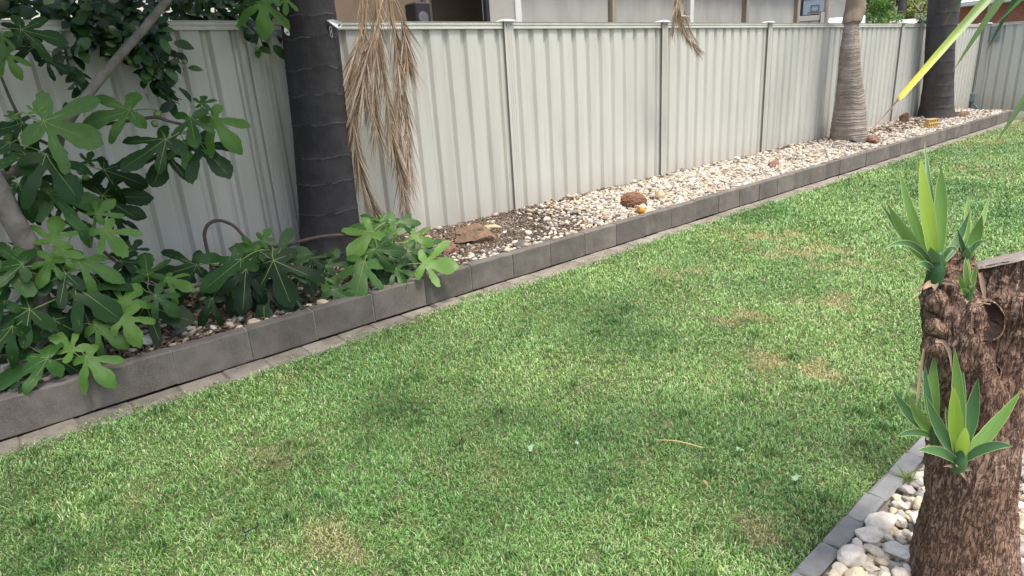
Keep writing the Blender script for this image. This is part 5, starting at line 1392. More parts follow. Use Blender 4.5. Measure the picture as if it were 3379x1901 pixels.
M_ybark = yucca_bark()
M_yscar = simple('yucca_scar', (0.024, 0.012, 0.008), .9, .5, 30, .8, 60, kind='World', bdist=.01)
M_ydry = simple('dry_husk', (0.28, 0.195, 0.13), .8, .35, 18, .4, 60, kind='World')
def blade_mat(name, lo, hi, trans=.3, rough=.42, spec=.4):
    mt = leaf_mat(name, [(0.0, lo), (1.0, hi)], rough, trans, spec, 'object', 0)
    nt = mt.node_tree; bs = nt.nodes['Principled BSDF']
    c = bs.inputs['Base Color'].links[0].from_socket
    at = nd(nt, 'ShaderNodeAttribute', attribute_name='t'); au = nd(nt, 'ShaderNodeAttribute', attribute_name='u')
    cx = nd(nt, 'ShaderNodeCombineXYZ'); nt.links.new(mth(nt, 'MULTIPLY', au.outputs['Fac'], 5.0), cx.inputs[0]); nt.links.new(mth(nt, 'MULTIPLY', at.outputs['Fac'], 1.6), cx.inputs[1])
    nt.links.new(mth(nt, 'MULTIPLY', nd(nt, 'ShaderNodeObjectInfo').outputs['Random'], 40.0), cx.inputs[2])
    st = noise_tex(nt, cx.outputs[0], 2.2, 4, .6)                                     # streaks along the leaf
    c2 = mix(nt, ramp(nt, st, [(.3, (.45, .45, .45)), (.6, (0, 0, 0))]), c, mix(nt, 1.0, c, (.62, .74, .62), 'MULTIPLY'))
    c2 = mix(nt, ramp(nt, at.outputs['Fac'], [(0.0, (.55, .55, .55)), (.28, (0, 0, 0))]), c2, mix(nt, 1.0, c2, (.62, .78, .70), 'MULTIPLY'))   # darker sheath
    tipf = mth(nt, 'ADD', at.outputs['Fac'], mth(nt, 'MULTIPLY', mth(nt, 'SUBTRACT', st, .5), .10))
    c2 = mix(nt, ramp(nt, tipf, [(.955, (0, 0, 0)), (.985, (1, 1, 1))]), c2, (0.20, 0.12, 0.05))
    for l in list(c.links): 
        if l.to_node.type in ('BSDF_PRINCIPLED', 'HUE_SAT'): nt.links.new(c2, l.to_socket)
    bump(nt, bs, st, .25, .002)
    return mt
M_yl = blade_mat('yucca_leaf', (0.12, 0.25, 0.05), (0.19, 0.35, 0.075))
M_yl2 = blade_mat('yucca_leaf_bright', (0.30, 0.48, 0.06), (0.38, 0.54, 0.08), .40)
M_yl3 = blade_mat('yucca_leaf_dark', (0.060, 0.15, 0.055), (0.085, 0.19, 0.07), .25)
M_yl4 = blade_mat('yucca_leaf_hanging', (0.035, 0.085, 0.022), (0.060, 0.12, 0.03), .25, .6, .2)
M_margin = simple('leaf_margin', (0.38, 0.46, 0.18), .5, .1, 30, 0)

yuc = empty('yucca', (YUC[0], YUC[1], -.22)); tag(yuc, 'thick rough barked yucca stump with green sprouts in the right foreground', 'yucca')
TR = [(*(0.1898, -4.551, -0.2522)[:2], -.25), (0.1873, -4.54, -0.1679), (0.1736, -4.528, 0.02626), (0.1596, -4.512, 0.2266), (0.1472, -4.503, 0.4157), (0.1498, -4.509, 0.5662), (0.1719, -4.523, 0.672), (0.199, -4.527, 0.7468), (0.2265, -4.525, 0.8355), (0.2512, -4.521, 0.9233)]
TRr = [.158, .139, .113, .103, .104, .112, .119, .122, .124, .13]
def bark_tube(path, rad, n, sub, seed, amp=.010, fr=40):
    P_ = smooth_path(path, sub)
    V, F = tube(P_, rad, n)
    c = []
    for i, v in enumerate(V):
        ctr = P_[min(i // n, len(P_) - 1)]
        d = (v - ctr)
        if d.length > 1e-6: d.normalize()
        q = Vector((v.x, v.y, v.z * .30)) * fr
        e = min(abs(noise.noise(q + Vector((seed, 2, 7)))) * 2.6, 1)                       # upright splits
        g_ = min(abs(noise.noise(Vector((v.x, v.y, v.z * 2.2)) * fr * .8 + Vector((9, seed, 3)))) * 4, 1)   # cross breaks
        c.append(v + d * (amp * (e * (.55 + .45 * g_) - .5) + .009 * noise.noise(v * 7 + Vector((seed, 0, 0))) + .003 * noise.noise(v * 22) + .002 * noise.noise(v * 70)))
    return c, F
V, F = bark_tube(TR, TRr, 200, 36, 1.0, .006, 56)
# sawn off on a slant: everything above the cut is folded down onto it
cutn = Vector((0, 0, 1)) - CR * .48; cutp = Vector((0.1649, -4.485, 0.7779)); vw = (CAM - cutp).normalized()
cutn = (cutn - vw * (cutn.dot(vw) - .07)).normalized()
Vc = []; topv = []
for i, v in enumerate(V):
    h_ = (v - cutp).dot(cutn)
    if h_ > 0: v = v - Vector((0, 0, 1)) * (h_ / cutn.z)
    Vc.append(v)
F = [f for f in F if len(f) == 4 and not all((V[i] - cutp).dot(cutn) > 0 for i in f)]
trunk = obj('trunk', Vc, F, M_ybark, yuc, None, True)
M_cut = simple('sawn_wood', (0.27, 0.235, 0.20), .9, .45, 16, .7, 50, kind='World', stretch=(1, 3, 1))
# the sawn face
P_ = smooth_path(TR, 24); rr_i = interp(TRr, len(P_))
ci = min(range(len(P_)), key=lambda i: abs((P_[i] - cutp).dot(cutn)))
cc = P_[ci]; ex = (CR - cutn * CR.dot(cutn)).normalized(); ey = cutn.cross(ex)
V, F = [cc + cutn * .004], []
for q, rad_ in enumerate((.35, .7, .93, 1.0)):
    for k in range(40):
        a = 2 * math.pi * k / 40
        d_ = ex * math.cos(a) * 1.14 + ey * math.sin(a) * 1.03
        V.append(cc + d_ * rr_i[ci] * rad_ * (1 + .03 * noise.noise(d_ * 4)) + cutn * (.004 * noise.noise(d_ * rad_ * 9) + (-.004 if q == 3 else .002)))
F = [(0, 1 + k, 1 + (k + 1) % 40) for k in range(40)] + [(1 + q * 40 + k, 1 + q * 40 + 40 + k, 1 + q * 40 + 40 + (k + 1) % 40, 1 + q * 40 + (k + 1) % 40) for q in range(3) for k in range(40)]
obj('sawn_face', V, F, M_cut, trunk, None, True)
ST = [(0.04776, -4.51, 0.4313), (0.003378, -4.479, 0.5645), (-0.01555, -4.462, 0.6632), (-0.01997, -4.443, 0.7465), (0.004006, -4.442, 0.7942), (0.03439, -4.443, 0.8194)]
V, F = bark_tube(ST, [.080, .074, .064, .052, .044, .028], 90, 20, 3.0, .010, 40)
stub = obj('stub', V, F, M_ybark, yuc, None, True)
# dark cut scars on the trunk: shallow hollow rims
def scar(centre, nrm, w_, h_, nm='pruning_scar', par=trunk):
    nrm = Vector(nrm).normalized(); up = (Vector((0, 0, 1)) - nrm * nrm.z).normalized(); sx = up.cross(nrm)
    V, F = [], []; n = 28
    rings = [(1.14, -.016), (1.02, .003), (.94, .004), (.86, -.002), (.62, -.008), (.35, -.012), (.08, -.011)]
    c = Vector(centre)
    for (q, dz) in rings:
        for k in range(n):
            a = 2 * math.pi * k / n
            wv = 1 + .09 * noise.noise((math.cos(a) * 1.5 + w_ * 90, math.sin(a) * 1.5, q)) + .05 * noise.noise((math.cos(a) * 6, math.sin(a) * 6, q * 4))
            V.append(c + sx * math.cos(a) * w_ * q * wv + up * math.sin(a) * h_ * q * wv + nrm * (dz + .003 * noise.noise((k * 1.7, q * 9, 0))))
    for i in range(len(rings) - 1):
        for k in range(n): F.append((i * n + k, i * n + (k + 1) % n, (i + 1) * n + (k + 1) % n, (i + 1) * n + k))
    F.append(tuple((len(rings) - 1) * n + k for k in range(n)))
    return obj(nm, V, F, [M_ybark, M_yscar], par, [0] * (2 * n) + [1] * (len(F) - 2 * n), False)
toc = -CF
scar((-0.02336, -4.532, 0.6837), toc + Vector((-.10, 0, 0)), .036, .046)
scar((0.008911, -4.532, 0.5366), toc, .044, .036)
scar((0.02898, -4.593, 0.7059), toc + Vector((.3, -.2, 0)), .030, .04)
def nub(path, rad, seed):          # broken-off side shoots along the stub
    V, F = bark_tube(path, rad, 26, 8, seed, .006, 60); return obj('nub', V, F, M_ybark, stub, None, False)
nub([(-0.03582, -4.445, 0.7123), (-0.08183, -4.432, 0.7338), (-0.102, -4.424, 0.7452)], [.030, .028, .020], 4.0)
nub([(-0.04126, -4.455, 0.6455), (-0.08472, -4.446, 0.6644), (-0.1037, -4.439, 0.6762)], [.026, .022, .014], 5.0)
nub([(-0.04135, -4.461, 0.599), (-0.08733, -4.45, 0.6175), (-0.1089, -4.443, 0.6242)], [.026, .022, .016], 6.0)

def blade(base, tip, w_, mats, parent, bend=(0, 0, 0), nm='leaf', face=None, keel=.22, wide=.45, segs=14, attr=False, base_w=.55, twist=0.0, withered=None):
    """strap leaf: channelled, pale margin, pointed"""
    b0, t0 = Vector(base), Vector(tip); bend = Vector(bend)
    P_ = [b0.lerp(t0, i / segs) + bend * (4 * (i / segs) * (1 - i / segs)) for i in range(segs + 1)]
    fc = Vector(face) if face is not None else (CAM - b0)
    V, F, MI, tt, uu = [], [], [], [], []
    rb = random.Random(int(abs(b0.x * 7919 + t0.x * 104729 + t0.z * 1299709)))
    twist = twist + rb.uniform(-.35, .35)
    ew = [rb.uniform(.93, 1.05) for _ in range(2 * segs + 2)]
    for i, p in enumerate(P_):
        t = i / segs
        tg = (P_[min(i + 1, segs)] - P_[max(i - 1, 0)]).normalized()
        sd = tg.cross(fc).normalized(); nr = sd.cross(tg).normalized()
        if twist:
            a = twist * t; sd, nr = sd * math.cos(a) + nr * math.sin(a), nr * math.cos(a) - sd * math.sin(a)
        if t < wide: wv = base_w + (1 - base_w) * math.sin(math.pi / 2 * t / wide)
        else: wv = max(0.02, 1 - ((t - wide) / (1 - wide)) ** 1.9)
        if withered is not None:
            wv = (.55 + .45 * math.sin(math.pi / 2 * min(1, t / .3))) * (1 if t < .5 else 1 - .45 * (t - .5) / (withered - .5)) if t < withered else .20 * (1.05 - (t - withered) / (1 - withered) * .5)
        h = w_ * .5 * wv
        m_ = min(.0008, h * .3)
        k_ = keel * (1.3 - t)
        for (u_, lift) in ((-h, k_ * h), (-h + m_, k_ * h * .9), (-h * .5, k_ * h * .30), (0, 0), (h * .5, k_ * h * .30), (h - m_, k_ * h * .9), (h, k_ * h)):
            u2 = u_ * (ew[i] if u_ > 0 else ew[segs + i])
            V.append(p + sd * u2 + nr * lift); tt.append(t); uu.append(u_ / max(w_ * .5, 1e-6))
    for i in range(segs):
        for k in range(6):
            F.append((i * 7 + k, i * 7 + k + 1, i * 7 + 8 + k, i * 7 + 7 + k)); MI.append(1 if k in (0, 5) else 0)
    me = mesh_data(nm, V, F, mats, MI, True)
    for nm_, vals in (('t', tt), ('u', uu)):
        at = me.attributes.new(nm_, 'FLOAT', 'POINT'); at.data.foreach_set('value', vals)
    o = link(nm, me, parent)
    return o
G_, Y_, K_ = [M_yl, M_margin], [M_yl2, M_margin], [M_yl3, M_margin]
def sprout(base, leaves, r, label=None):
    """a short green shoot with its leaves; each leaf: tip, width, material, bend, where it leaves the shoot"""
    b0 = Vector(base)
    V, F = tube(smooth_path([b0 + Vector((0, 0, -.012)), b0 + Vector((0, 0, r * .9)), b0 + Vector((0, 0, r * 2.6))], 4), [r * .62, r * .72, r * .35], 14, .08)
    s_ = obj('sprout', V, F, M_yl3, yuc)
    for (tip, w_, mt, bd, dz) in leaves:
        blade(b0 + Vector((0, 0, r * .5 + dz)) + (Vector(tip) - b0).normalized() * r * .35, tip, w_ * 1.04, mt, s_, bd)
    rs = random.Random(int(r * 1e5))
    for q in range(4):                       # withered scales round its foot
        a = rs.random() * 6.28; d = (CR * math.cos(a) - CF * abs(math.sin(a)) + Vector((0, 0, rs.uniform(-.7, .5)))).normalized()
        blade(b0 + d * r * .4 + Vector((0, 0, -.004)), b0 + d * r * rs.uniform(1.2, 2.2) + Vector((0, 0, -.006)), r * rs.uniform(.3, .6), [M_ydry, M_ydry], s_, (0, 0, .004), 'dry_scale', None, .3, .3, 5)
    return s_
sprout((-0.08552, -4.429, 0.7818), [((-0.02823, -4.302, 1.03), .021, G_, (-.012, 0, -.012), .012), ((-0.1273, -4.304, 0.9632), .016, K_, (.012, 0, -.022), .012), ((-0.1807, -4.338, 0.9722), .026, G_, (.004, 0, -.016), .012),
    ((0.08187, -4.315, 1.082), .013, K_, (.002, 0, 0), .02), ((-0.06127, -4.356, 1.063), .029, Y_, (-.008, 0, 0), .012), ((0.02865, -4.373, 1.035), .029, G_, (.012, 0, 0), .012), ((0.03048, -4.447, 0.9305), .020, K_, (.018, 0, -.020), .015),
    ((-0.2151, -4.354, 0.8701), .014, K_, (0, 0, .036), .01), ((-0.06326, -4.459, 0.8485), .012, K_, (0, 0, .022), .014), ((-0.1551, -4.407, 0.8273), .015, K_, (0, 0, .012), .0), ((-0.1195, -4.42, 0.8661), .030, K_, (0, 0, 0), .0), ((-0.08692, -4.45, 0.8247), .014, G_, (0, 0, .008), .0)], .026)
sprout((-0.0106, -4.464, 0.8107), [((0.07084, -4.428, 0.9569), .014, G_, (0, 0, 0), .008), ((0.1121, -4.462, 0.9556), .014, G_, (.010, 0, -.012), .008), ((0.01291, -4.476, 0.9247), .026, G_, (.010, 0, -.010), .006), ((-0.02679, -4.442, 0.8956), .011, K_, (.008, 0, -.008), .006),
    ((0.003313, -4.494, 0.8633), .012, K_, (0, 0, .012), .006), ((-0.04449, -4.473, 0.8537), .018, K_, (0, 0, 0), 0)], .016)
sprout((-0.05477, -4.492, 0.7399), [((-0.05171, -4.473, 0.8387), .012, G_, (-.004, 0, 0), .004), ((-0.02368, -4.472, 0.83), .010, G_, (0, 0, 0), .004), ((-0.03763, -4.493, 0.8179), .012, G_, (.006, 0, -.006), .004), ((-0.07356, -4.47, 0.8033), .012, G_, (0, 0, -.004), .002), ((-0.06164, -4.506, 0.7744), .010, G_, (0, 0, .004), 0), ((-0.09295, -4.482, 0.7702), .009, G_, (0, 0, .003), 0), ((-0.08469, -4.488, 0.7729), .014, G_, (0, 0, 0), 0)], .012)
sprout((-0.09324, -4.482, 0.3714), [((-0.1355, -4.386, 0.5009), .024, K_, (-.002, 0, -.014), .006), ((-0.1383, -4.426, 0.4963), .026, G_, (.004, 0, -.014), .004), ((-0.06409, -4.446, 0.5916), .026, G_, (-.012, 0, 0), .01), ((-0.07836, -4.433, 0.5624), .018, K_, (-.012, 0, 0), .01), ((-0.1783, -4.423, 0.3947), .017, K_, (0, 0, .014), .0)], .020)
sprout((-0.122, -4.546, 0.3412), [((-0.1596, -4.466, 0.5209), .026, K_, (-.002, 0, -.012), .008), ((-0.07912, -4.488, 0.6228), .026, G_, (.010, 0, 0), .010), ((-0.05794, -4.504, 0.5777), .018, K_, (.006, 0, 0), .010), ((-0.136, -4.512, 0.5549), .030, Y_, (-.004, 0, 0), .004), ((-0.05465, -4.539, 0.5504), .030, K_, (.016, 0, -.006), .008),
    ((0.01847, -4.612, 0.5185), .029, G_, (-.004, 0, -.020), .006), ((-0.1709, -4.557, 0.4765), .026, Y_, (.006, 0, 0), .0), ((-0.09031, -4.634, 0.4199), .022, K_, (0, 0, .020), .0), ((-0.2605, -4.492, 0.4254), .022, K_, (0, 0, .014), .0), ((-0.09924, -4.494, 0.476), .018, K_, (0, 0, 0), .008)], .024)
# curled dry husks and fibres on the stub
blade((-0.1114, -4.456, 0.638), (-0.1106, -4.498, 0.5709), .009, [M_ydry, M_ydry], stub, (.02, 0, .02), 'dry_husk')
blade((-0.1249, -4.439, 0.6203), (-0.1649, -4.452, 0.4789), .007, [M_ydry, M_ydry], stub, (0, 0, 0), 'dry_husk')
blade((-0.1139, -4.442, 0.6647), (-0.11, -4.46, 0.6929), .008, [M_ydry, M_ydry], stub, (-.006, 0, .006), 'dry_husk')
blade((-0.00603, -4.496, 0.7916), (-0.02626, -4.521, 0.7272), .010, [M_ydry, M_ydry], trunk, (.002, 0, 0), 'dry_husk', base_w=.9)
V, F = tube(smooth_path([(-0.04759, -4.535, 0.7335), (-0.06984, -4.51, 0.7339), (-0.0678, -4.509, 0.6912), (-0.04636, -4.515, 0.6242), (-0.03636, -4.529, 0.5764)], 6), .0016, 5); obj('dry_fibre', V, F, M_ydry, trunk)
# strap leaves of the crown above, hanging into the picture
def hang_mat():
    mt, nt, bs = new_mat('yellowing_leaf')
    at = nd(nt, 'ShaderNodeAttribute', attribute_name='t')
    f = mth(nt, 'ADD', at.outputs['Fac'], mth(nt, 'MULTIPLY', mth(nt, 'SUBTRACT', noise_tex(nt, coords(nt, 'World'), 30, 3), .5), .02))
    c = ramp(nt, f, [(0.0, (0.09, 0.17, 0.035)), (0.60, (0.15, 0.25, 0.05)), (0.72, (0.30, 0.41, 0.04)), (0.80, (0.54, 0.52, 0.02)), (0.880, (0.60, 0.47, 0.02)), (0.890, (0.10, 0.045, 0.02)), (0.93, (0.14, 0.08, 0.045)), (1.0, (0.34, 0.27, 0.20))])
    nt.links.new(c, bs.inputs['Base Color']); bs.inputs['Roughness'].default_value = .45
    tr = nd(nt, 'ShaderNodeBsdfTranslucent'); nt.links.new(c, tr.inputs['Color'])
    ms = nd(nt, 'ShaderNodeMixShader'); ms.inputs[0].default_value = .25
    nt.links.new(bs.outputs[0], ms.inputs[1]); nt.links.new(tr.outputs[0], ms.inputs[2]); nt.links.new(ms.outputs[0], nt.nodes['Material Output'].inputs['Surface'])
    return mt
M_hang = hang_mat()
yuc2 = empty('yucca', (2.115, -4.793, -0.25)); tag(yuc2, 'second yucca whose long strap leaves hang into the upper right corner', 'yucca')
RC = Vector((0.5437, -4.478, 1.68))
V, F = bark_tube([(2.115, -4.793, -0.25), (0.8199, -4.769, 0.7304), (0.7157, -4.661, 1.229), (0.6018, -4.535, 1.562), tuple(RC)], [.10, .085, .075, .065, .05], 48, 14, 9.0); obj('trunk', V, F, M_ybark, yuc2, None, False)
b_ = blade(RC, (-0.1006, -4.258, 1.122), .023, [M_hang, M_hang], yuc2, (0, 0, .008), 'leaf', None, .28, .30, 48, True, withered=.885)
tag(b_, 'long strap leaf yellowing to a withered brown tip')
blade(RC, (0.007264, -4.376, 1.244), .026, [M_yl4, M_yl4], yuc2, (-.02, 0, .02), 'leaf', None, .3, .35, 24)
blade(RC, (0.279, -4.364, 1.281), .022, [M_yl4, M_yl4], yuc2, (-.02, 0, .02), 'leaf', None, .3, .35, 24)
blade(RC, (0.2855, -4.257, 1.353), .020, [M_yl4, M_yl4], yuc2, (-.02, 0, .05), 'leaf', None, .3, .35, 24)
blade(RC, (0.05027, -4.427, 1.334), .018, [M_yl4, M_yl4], yuc2, (.06, 0, -.02), 'leaf', None, .3, .35, 24)
blade(RC, (0.001501, -4.472, 1.07), .028, [M_yl4, M_yl4], yuc2, (.13, -.02, .0), 'leaf', None, .3, .45, 30)
rr = random.Random(77)
for i in range(16):                       # the rest of the rosette, above and outside the frame
    a = R(-100) + R(235) * i / 15
    d = (CR * math.cos(a * .6 + .3) + CU * abs(math.sin(a)) + CF * math.sin(a * 2.3) * .7 + Vector((0, 0, .4))).normalized()
    if d.dot(CR) < -.1: d = d - CR * 2 * d.dot(CR)
    blade(RC, RC + d * rr.uniform(.4, .6), .034, G_, yuc2, (0, 0, .05), 'leaf', None, .3, .4, 10)

# ================================================================== BEYOND THE FENCE
M_blind = simple('canvas_blind', (0.36, 0.355, 0.32), .8, .22, 1.2, .1, 90, kind='World', stretch=(2.5, 2.5, .5))
M_frame = simple('white_frame', (0.62, 0.62, 0.58), .6, .08, 4, .05)
M_timber = simple('weathered_timber', (0.30, 0.25, 0.19), .85, .4, 6, .4, 30, kind='World', stretch=(3, 3, .4))
M_brown = simple('brown_wall', (0.17, 0.122, 0.082), .85, .25, 1.5, .1, 20, kind='World')
M_darkbox = simple('black_plastic', (0.02, 0.02, 0.02), .5, .2, 20, .05)
M_roofmetal = simple('roof_metal', (0.62, 0.64, 0.65), .45, .12, 3, .05, 20, kind='World')
M_render = simple('pale_render', (0.66, 0.64, 0.58), .85, .1, 3, .2, 60, kind='World')
M_roofpink = simple('pinkish_roof', (0.55, 0.45, 0.40), .7, .1, 3, .1, 30, kind='World')
M_glass = simple('smoky_glass', (0.30, 0.36, 0.40), .15, .1, 3, 0)
M_beige = simple('beige_steel', (0.36, 0.345, 0.30), .55, .1, 4, .05)

# --- garden shed with canvas blinds, right behind the fence
shed = empty('patio_shelter', (5.1, 3.0, -.3)); tag(shed, 'neighbour patio shelter with grey canvas blinds behind the fence', 'shelter')
PX = [5.15, 7.34, 9.62, 11.62, 13.86]
for i in range(4):
    b = MB(); nx = 10
    V, F = [], []
    for j in range(nx + 1):
        x_ = PX[i] + .07 + (PX[i + 1] - PX[i] - .14) * j / nx
        for z_ in (-.28, 1.9, 3.0): V.append((x_, 3.03 + .015 * math.sin(j * 1.9 + i), z_))
    F = [(j * 3 + q, j * 3 + 3 + q, j * 3 + 4 + q, j * 3 + 1 + q) for j in range(nx) for q in range(2)]
    obj('blind', V, F, M_blind, shed)
    b = MB(); b.box((PX[i] + .07, 2.985, 1.86), (PX[i + 1] - .07, 3.02, 1.95)); b.build('bottom_bar', M_blind, shed)
for i, x_ in enumerate(PX):
    b = MB(); b.box((x_ - (.07 if i % 2 == 0 else .05), 2.94, -.3), (x_ + .05, 3.06, 3.0), .006); b.build('pillar', M_frame if i in (0, 2) else M_timber, shed)
b = MB(); b.box((4.4, 2.8, 3.0), (14.2, 7.2, 3.12), .01); b.build('roof', M_roofmetal, shed)
b = MB(); b.box((4.60, 2.97, -.3), (5.08, 3.05, 3.0)); b.build('side_panel', M_beige, shed)
b = MB(); b.box((13.8, 3.1, -.3), (13.9, 7.0, 3.0)); b.build('end_wall', M_beige, shed)
b = MB(); b.box((4.52, 2.95, -.3), (4.58, 3.03, 3.0)); b.build('downpipe', M_darkbox, shed)

# --- carport recess with brown wall, left of the shelter
cpt = empty('carport', (2.5, 4.4, -.3)); tag(cpt, 'shaded brown carport wall seen above the fence behind the dead fronds', 'carport')
b = MB(); b.box((1.95, 4.4, -.3), (5.6, 4.6, 3.3)); b.build('wall', M_brown, cpt)
b = MB(); b.box((1.7, 4.25, 3.3), (4.5, 4.7, 3.42)); b.build('roof', M_brown, cpt)
for x_ in (1.80, 4.42):
    b = MB(); b.box((x_ - .05, 4.27, -.3), (x_ + .05, 4.37, 3.3), .006); b.build('post', M_timber, cpt)
p_ = (3.751, 3.6, 2.263)
bx = empty('loudspeaker', (p_[0], 3.6, p_[2] - .35)); tag(bx, 'black box loudspeaker against the brown carport wall', 'loudspeaker')
b = MB(); b.box((p_[0] - .12, 3.45, p_[2] - .35), (p_[0] + .14, 3.75, p_[2] + .16), .02); b.build('cabinet', M_darkbox, bx)
b = MB(); b.tube([(p_[0], 3.46, p_[2] - .05), (p_[0], 3.44, p_[2] - .05)], [.09, .08], 18); b.build('cone', M_screw, bx)
b = MB(); b.box((p_[0] - .05, 3.55, -.3), (p_[0] + .05, 3.65, p_[2] - .35)); b.build('stand', M_darkbox, bx)

# --- pale house beyond the citrus
hs = empty('pale_house', (-4, 5.5, -.3)); tag(hs, 'pale rendered house wall glimpsed through the citrus leaves', 'house')
b = MB(); b.box((-9, 5.5, -.3), (1.9, 9, 4)); b.build('wall', M_render, hs)
b = MB(); b.box((-9.4, 5.1, 4), (2.1, 9.4, 4.2)); b.build('roof', M_roofmetal, hs)
for x_ in (-5.2, -3.0):
    b = MB(); b.box((x_, 5.46, 1.2), (x_ + 1.1, 5.52, 2.4)); w_ = b.build('window', M_frame, hs)
    b = MB(); b.box((x_ + .06, 5.44, 1.26), (x_ + 1.04, 5.458, 2.34)); b.build('pane', M_glass, w_)

# --- basketball hoop, side fence and things down the street side
p_ = (19.78, 5.399, 2.848)
hp = empty('basketball_hoop', (p_[0], p_[1], -.3)); tag(hp, 'basketball backboard with clear panel beyond the fence', 'basketball hoop')
def facing(mb, name, mt, par, c, parent_rot=None):
    o = mb.build(name, mt, None); o.parent = par; o.location = Vector(c) - par.location
    return o
yaw_ = math.atan2(CAM.y - p_[1], CAM.x - p_[0]) + math.pi / 2
def rbox(name, mt, par, c, a, b_, yaw=0.0):
    b = MB(); b.box(a, b_); o = b.build(name, mt); place(o, par, c); o.rotation_euler = (0, 0, yaw); return o
rbox('backboard', M_glass, hp, p_, (-.36, -.02, -.24), (.36, .02, .24), yaw_)
for a, b_ in (((-.38, -.03, -.26), (.38, .03, -.22)), ((-.38, -.03, .22), (.38, .03, .26)), ((-.38, -.03, -.22), (-.345, .03, .22)), ((.345, -.03, -.22), (.38, .03, .22)), ((-.12, -.032, -.14), (.12, -.024, -.125)), ((-.12, -.032, .03), (.12, -.024, .045)), ((-.12, -.032, -.125), (-.105, -.024, .03)), ((.105, -.032, -.125), (.12, -.024, .03))):
    rbox('board_frame', M_darkbox, hp, p_, a, b_, yaw_)
b = MB(); b.tube([(p_[0] + .1, p_[1] + .3, -.3), (p_[0] + .1, p_[1] + .3, p_[2] - .1), (p_[0], p_[1] + .03, p_[2])], .05, 8); b.build('pole', M_darkbox, hp)
b = MB(); b.tube([(.2 * math.cos(a), -.25 + .2 * math.sin(a), -.18) for a in np.linspace(0, 6.283, 19)], .012, 6, cap=False); o = b.build('rim', M_rock_red); place(o, hp, p_); o.rotation_euler = (0, 0, yaw_)

def xfence(a, c, label):
    a, c = Vector(a), Vector(c)
    e = empty('side_fence', (a.x, a.y, -.3)); tag(e, label, 'fence')
    u = (c - a); u.z = 0; L_ = u.length; yw = math.atan2(u.y, u.x)
    n = max(2, int(L_ / .4))
    for i in range(n):
        rbox('panel', M_beige, e, (a.x, a.y, -.3), (L_ * i / n + .01, 0, 0), (L_ * (i + 1) / n - .01, .03, a.z + .3 - .12), yw)
    rbox('top_rail', M_beige, e, (a.x, a.y, a.z), (0, -.02, -.13), (L_, .05, 0), yw)
    rbox('post', M_beige, e, (a.x + u.x, a.y + u.y, -.3), (-.05, -.05, 0), (.05, .06, a.z + .36), yw)
xfence((16.13, 4.11, 2.397), (16.62, 3.688, 2.356), 'short beige steel fence section in front of the basketball backboard')

# dark garage opening behind the hoop
p_ = (23.77, 7.637, 2.984)
gr = empty('garage', (p_[0], p_[1], -.3)); tag(gr, 'dark open garage behind the basketball backboard', 'garage')
rbox('doorway', M_darkbox, gr, (p_[0], p_[1], -.3), (-.55, 0, 0), (.30, .1, 4.2), yaw_)
rbox('wall', M_beige, gr, (p_[0], p_[1], -.3), (-3.6, .15, 0), (1.5, 3, 5.2), yaw_)
rbox('lintel', M_roofmetal, gr, (p_[0], p_[1], -.3), (-3.6, -.1, 4.22), (1.5, .14, 5.2), yaw_)

# white parked van roof, pink roofed shed
def car(p, label):
    e = empty('parked_van', (p[0], p[1], -.3)); tag(e, label, 'van')
    M_car = simple('car_paint', (0.80, 0.80, 0.80), .25, .03, 5, 0)
    M_cg = simple('car_glass', (0.03, 0.035, 0.04), .1, .1, 5, 0)
    M_ty = simple('tyre', (0.02, 0.02, 0.02), .8, .1, 30, .2)
    H = p[2] + .3
    V = []; prof = [(-2.2, .35), (-2.25, .9), (-2.0, 1.15), (-1.35, H - .12), (-1.1, H), (1.9, H), (2.2, H - .15), (2.25, .9), (2.2, .35)]
    for y_ in (-.85, .85): V += [(x_, y_ * (.86 if z_ > 1.2 else 1), z_) for x_, z_ in prof]
    n = len(prof); F = [tuple(range(n)), tuple(range(2 * n - 1, n - 1, -1))] + [(i, n + i, n + (i + 1) % n, (i + 1) % n) for i in range(n)]
    o = obj('body', V, F, M_car, None, None, False); place(o, e, (p[0], p[1], -.3)); o.rotation_euler = (0, 0, yaw_ + R(90))
    for y_ in (-.86, .86):
        for x_ in (-1.4, 1.4):
            b = MB(); b.tube([(x_, y_ - .1, .33), (x_, y_ + .1, .33)], .33, 18); w = b.build('wheel', M_ty); place(w, e, (p[0], p[1], -.3)); w.rotation_euler = (0, 0, yaw_ + R(90))
    for y_ in (-.79, .79):
        b = MB(); b.box((-.9, y_ - .02, 1.25), (1.8, y_ + .02, H - .2)); w = b.build('window', M_cg); place(w, e, (p[0], p[1], -.3)); w.rotation_euler = (0, 0, yaw_ + R(90))
car((23.58, 6.265, 2.595), 'white van roof showing above the fence below the green tree')
p_ = (29.17, 5.79, 2.609)
sh = empty('small_shed', (p_[0], p_[1], -.3)); tag(sh, 'small shed with pale pinkish roof beside the yellow green hedge', 'shed')
rbox('wall', M_render, sh, (p_[0], p_[1], -.3), (-.6, .05, 0), (.7, 1.5, p_[2] + .05), yaw_)
b = MB(); b.add([(-.75, -.2, 0), (.8, -.2, 0), (.8, .8, .28), (-.75, .8, .28), (-.75, 1.8, 0), (.8, 1.8, 0)], [(0, 1, 2, 3), (3, 2, 5, 4), (0, 3, 4), (1, 5, 2)])
o = b.build('roof', M_roofpink); place(o, sh, (p_[0], p_[1], p_[2] - .27)); o.rotation_euler = (0, 0, yaw_)

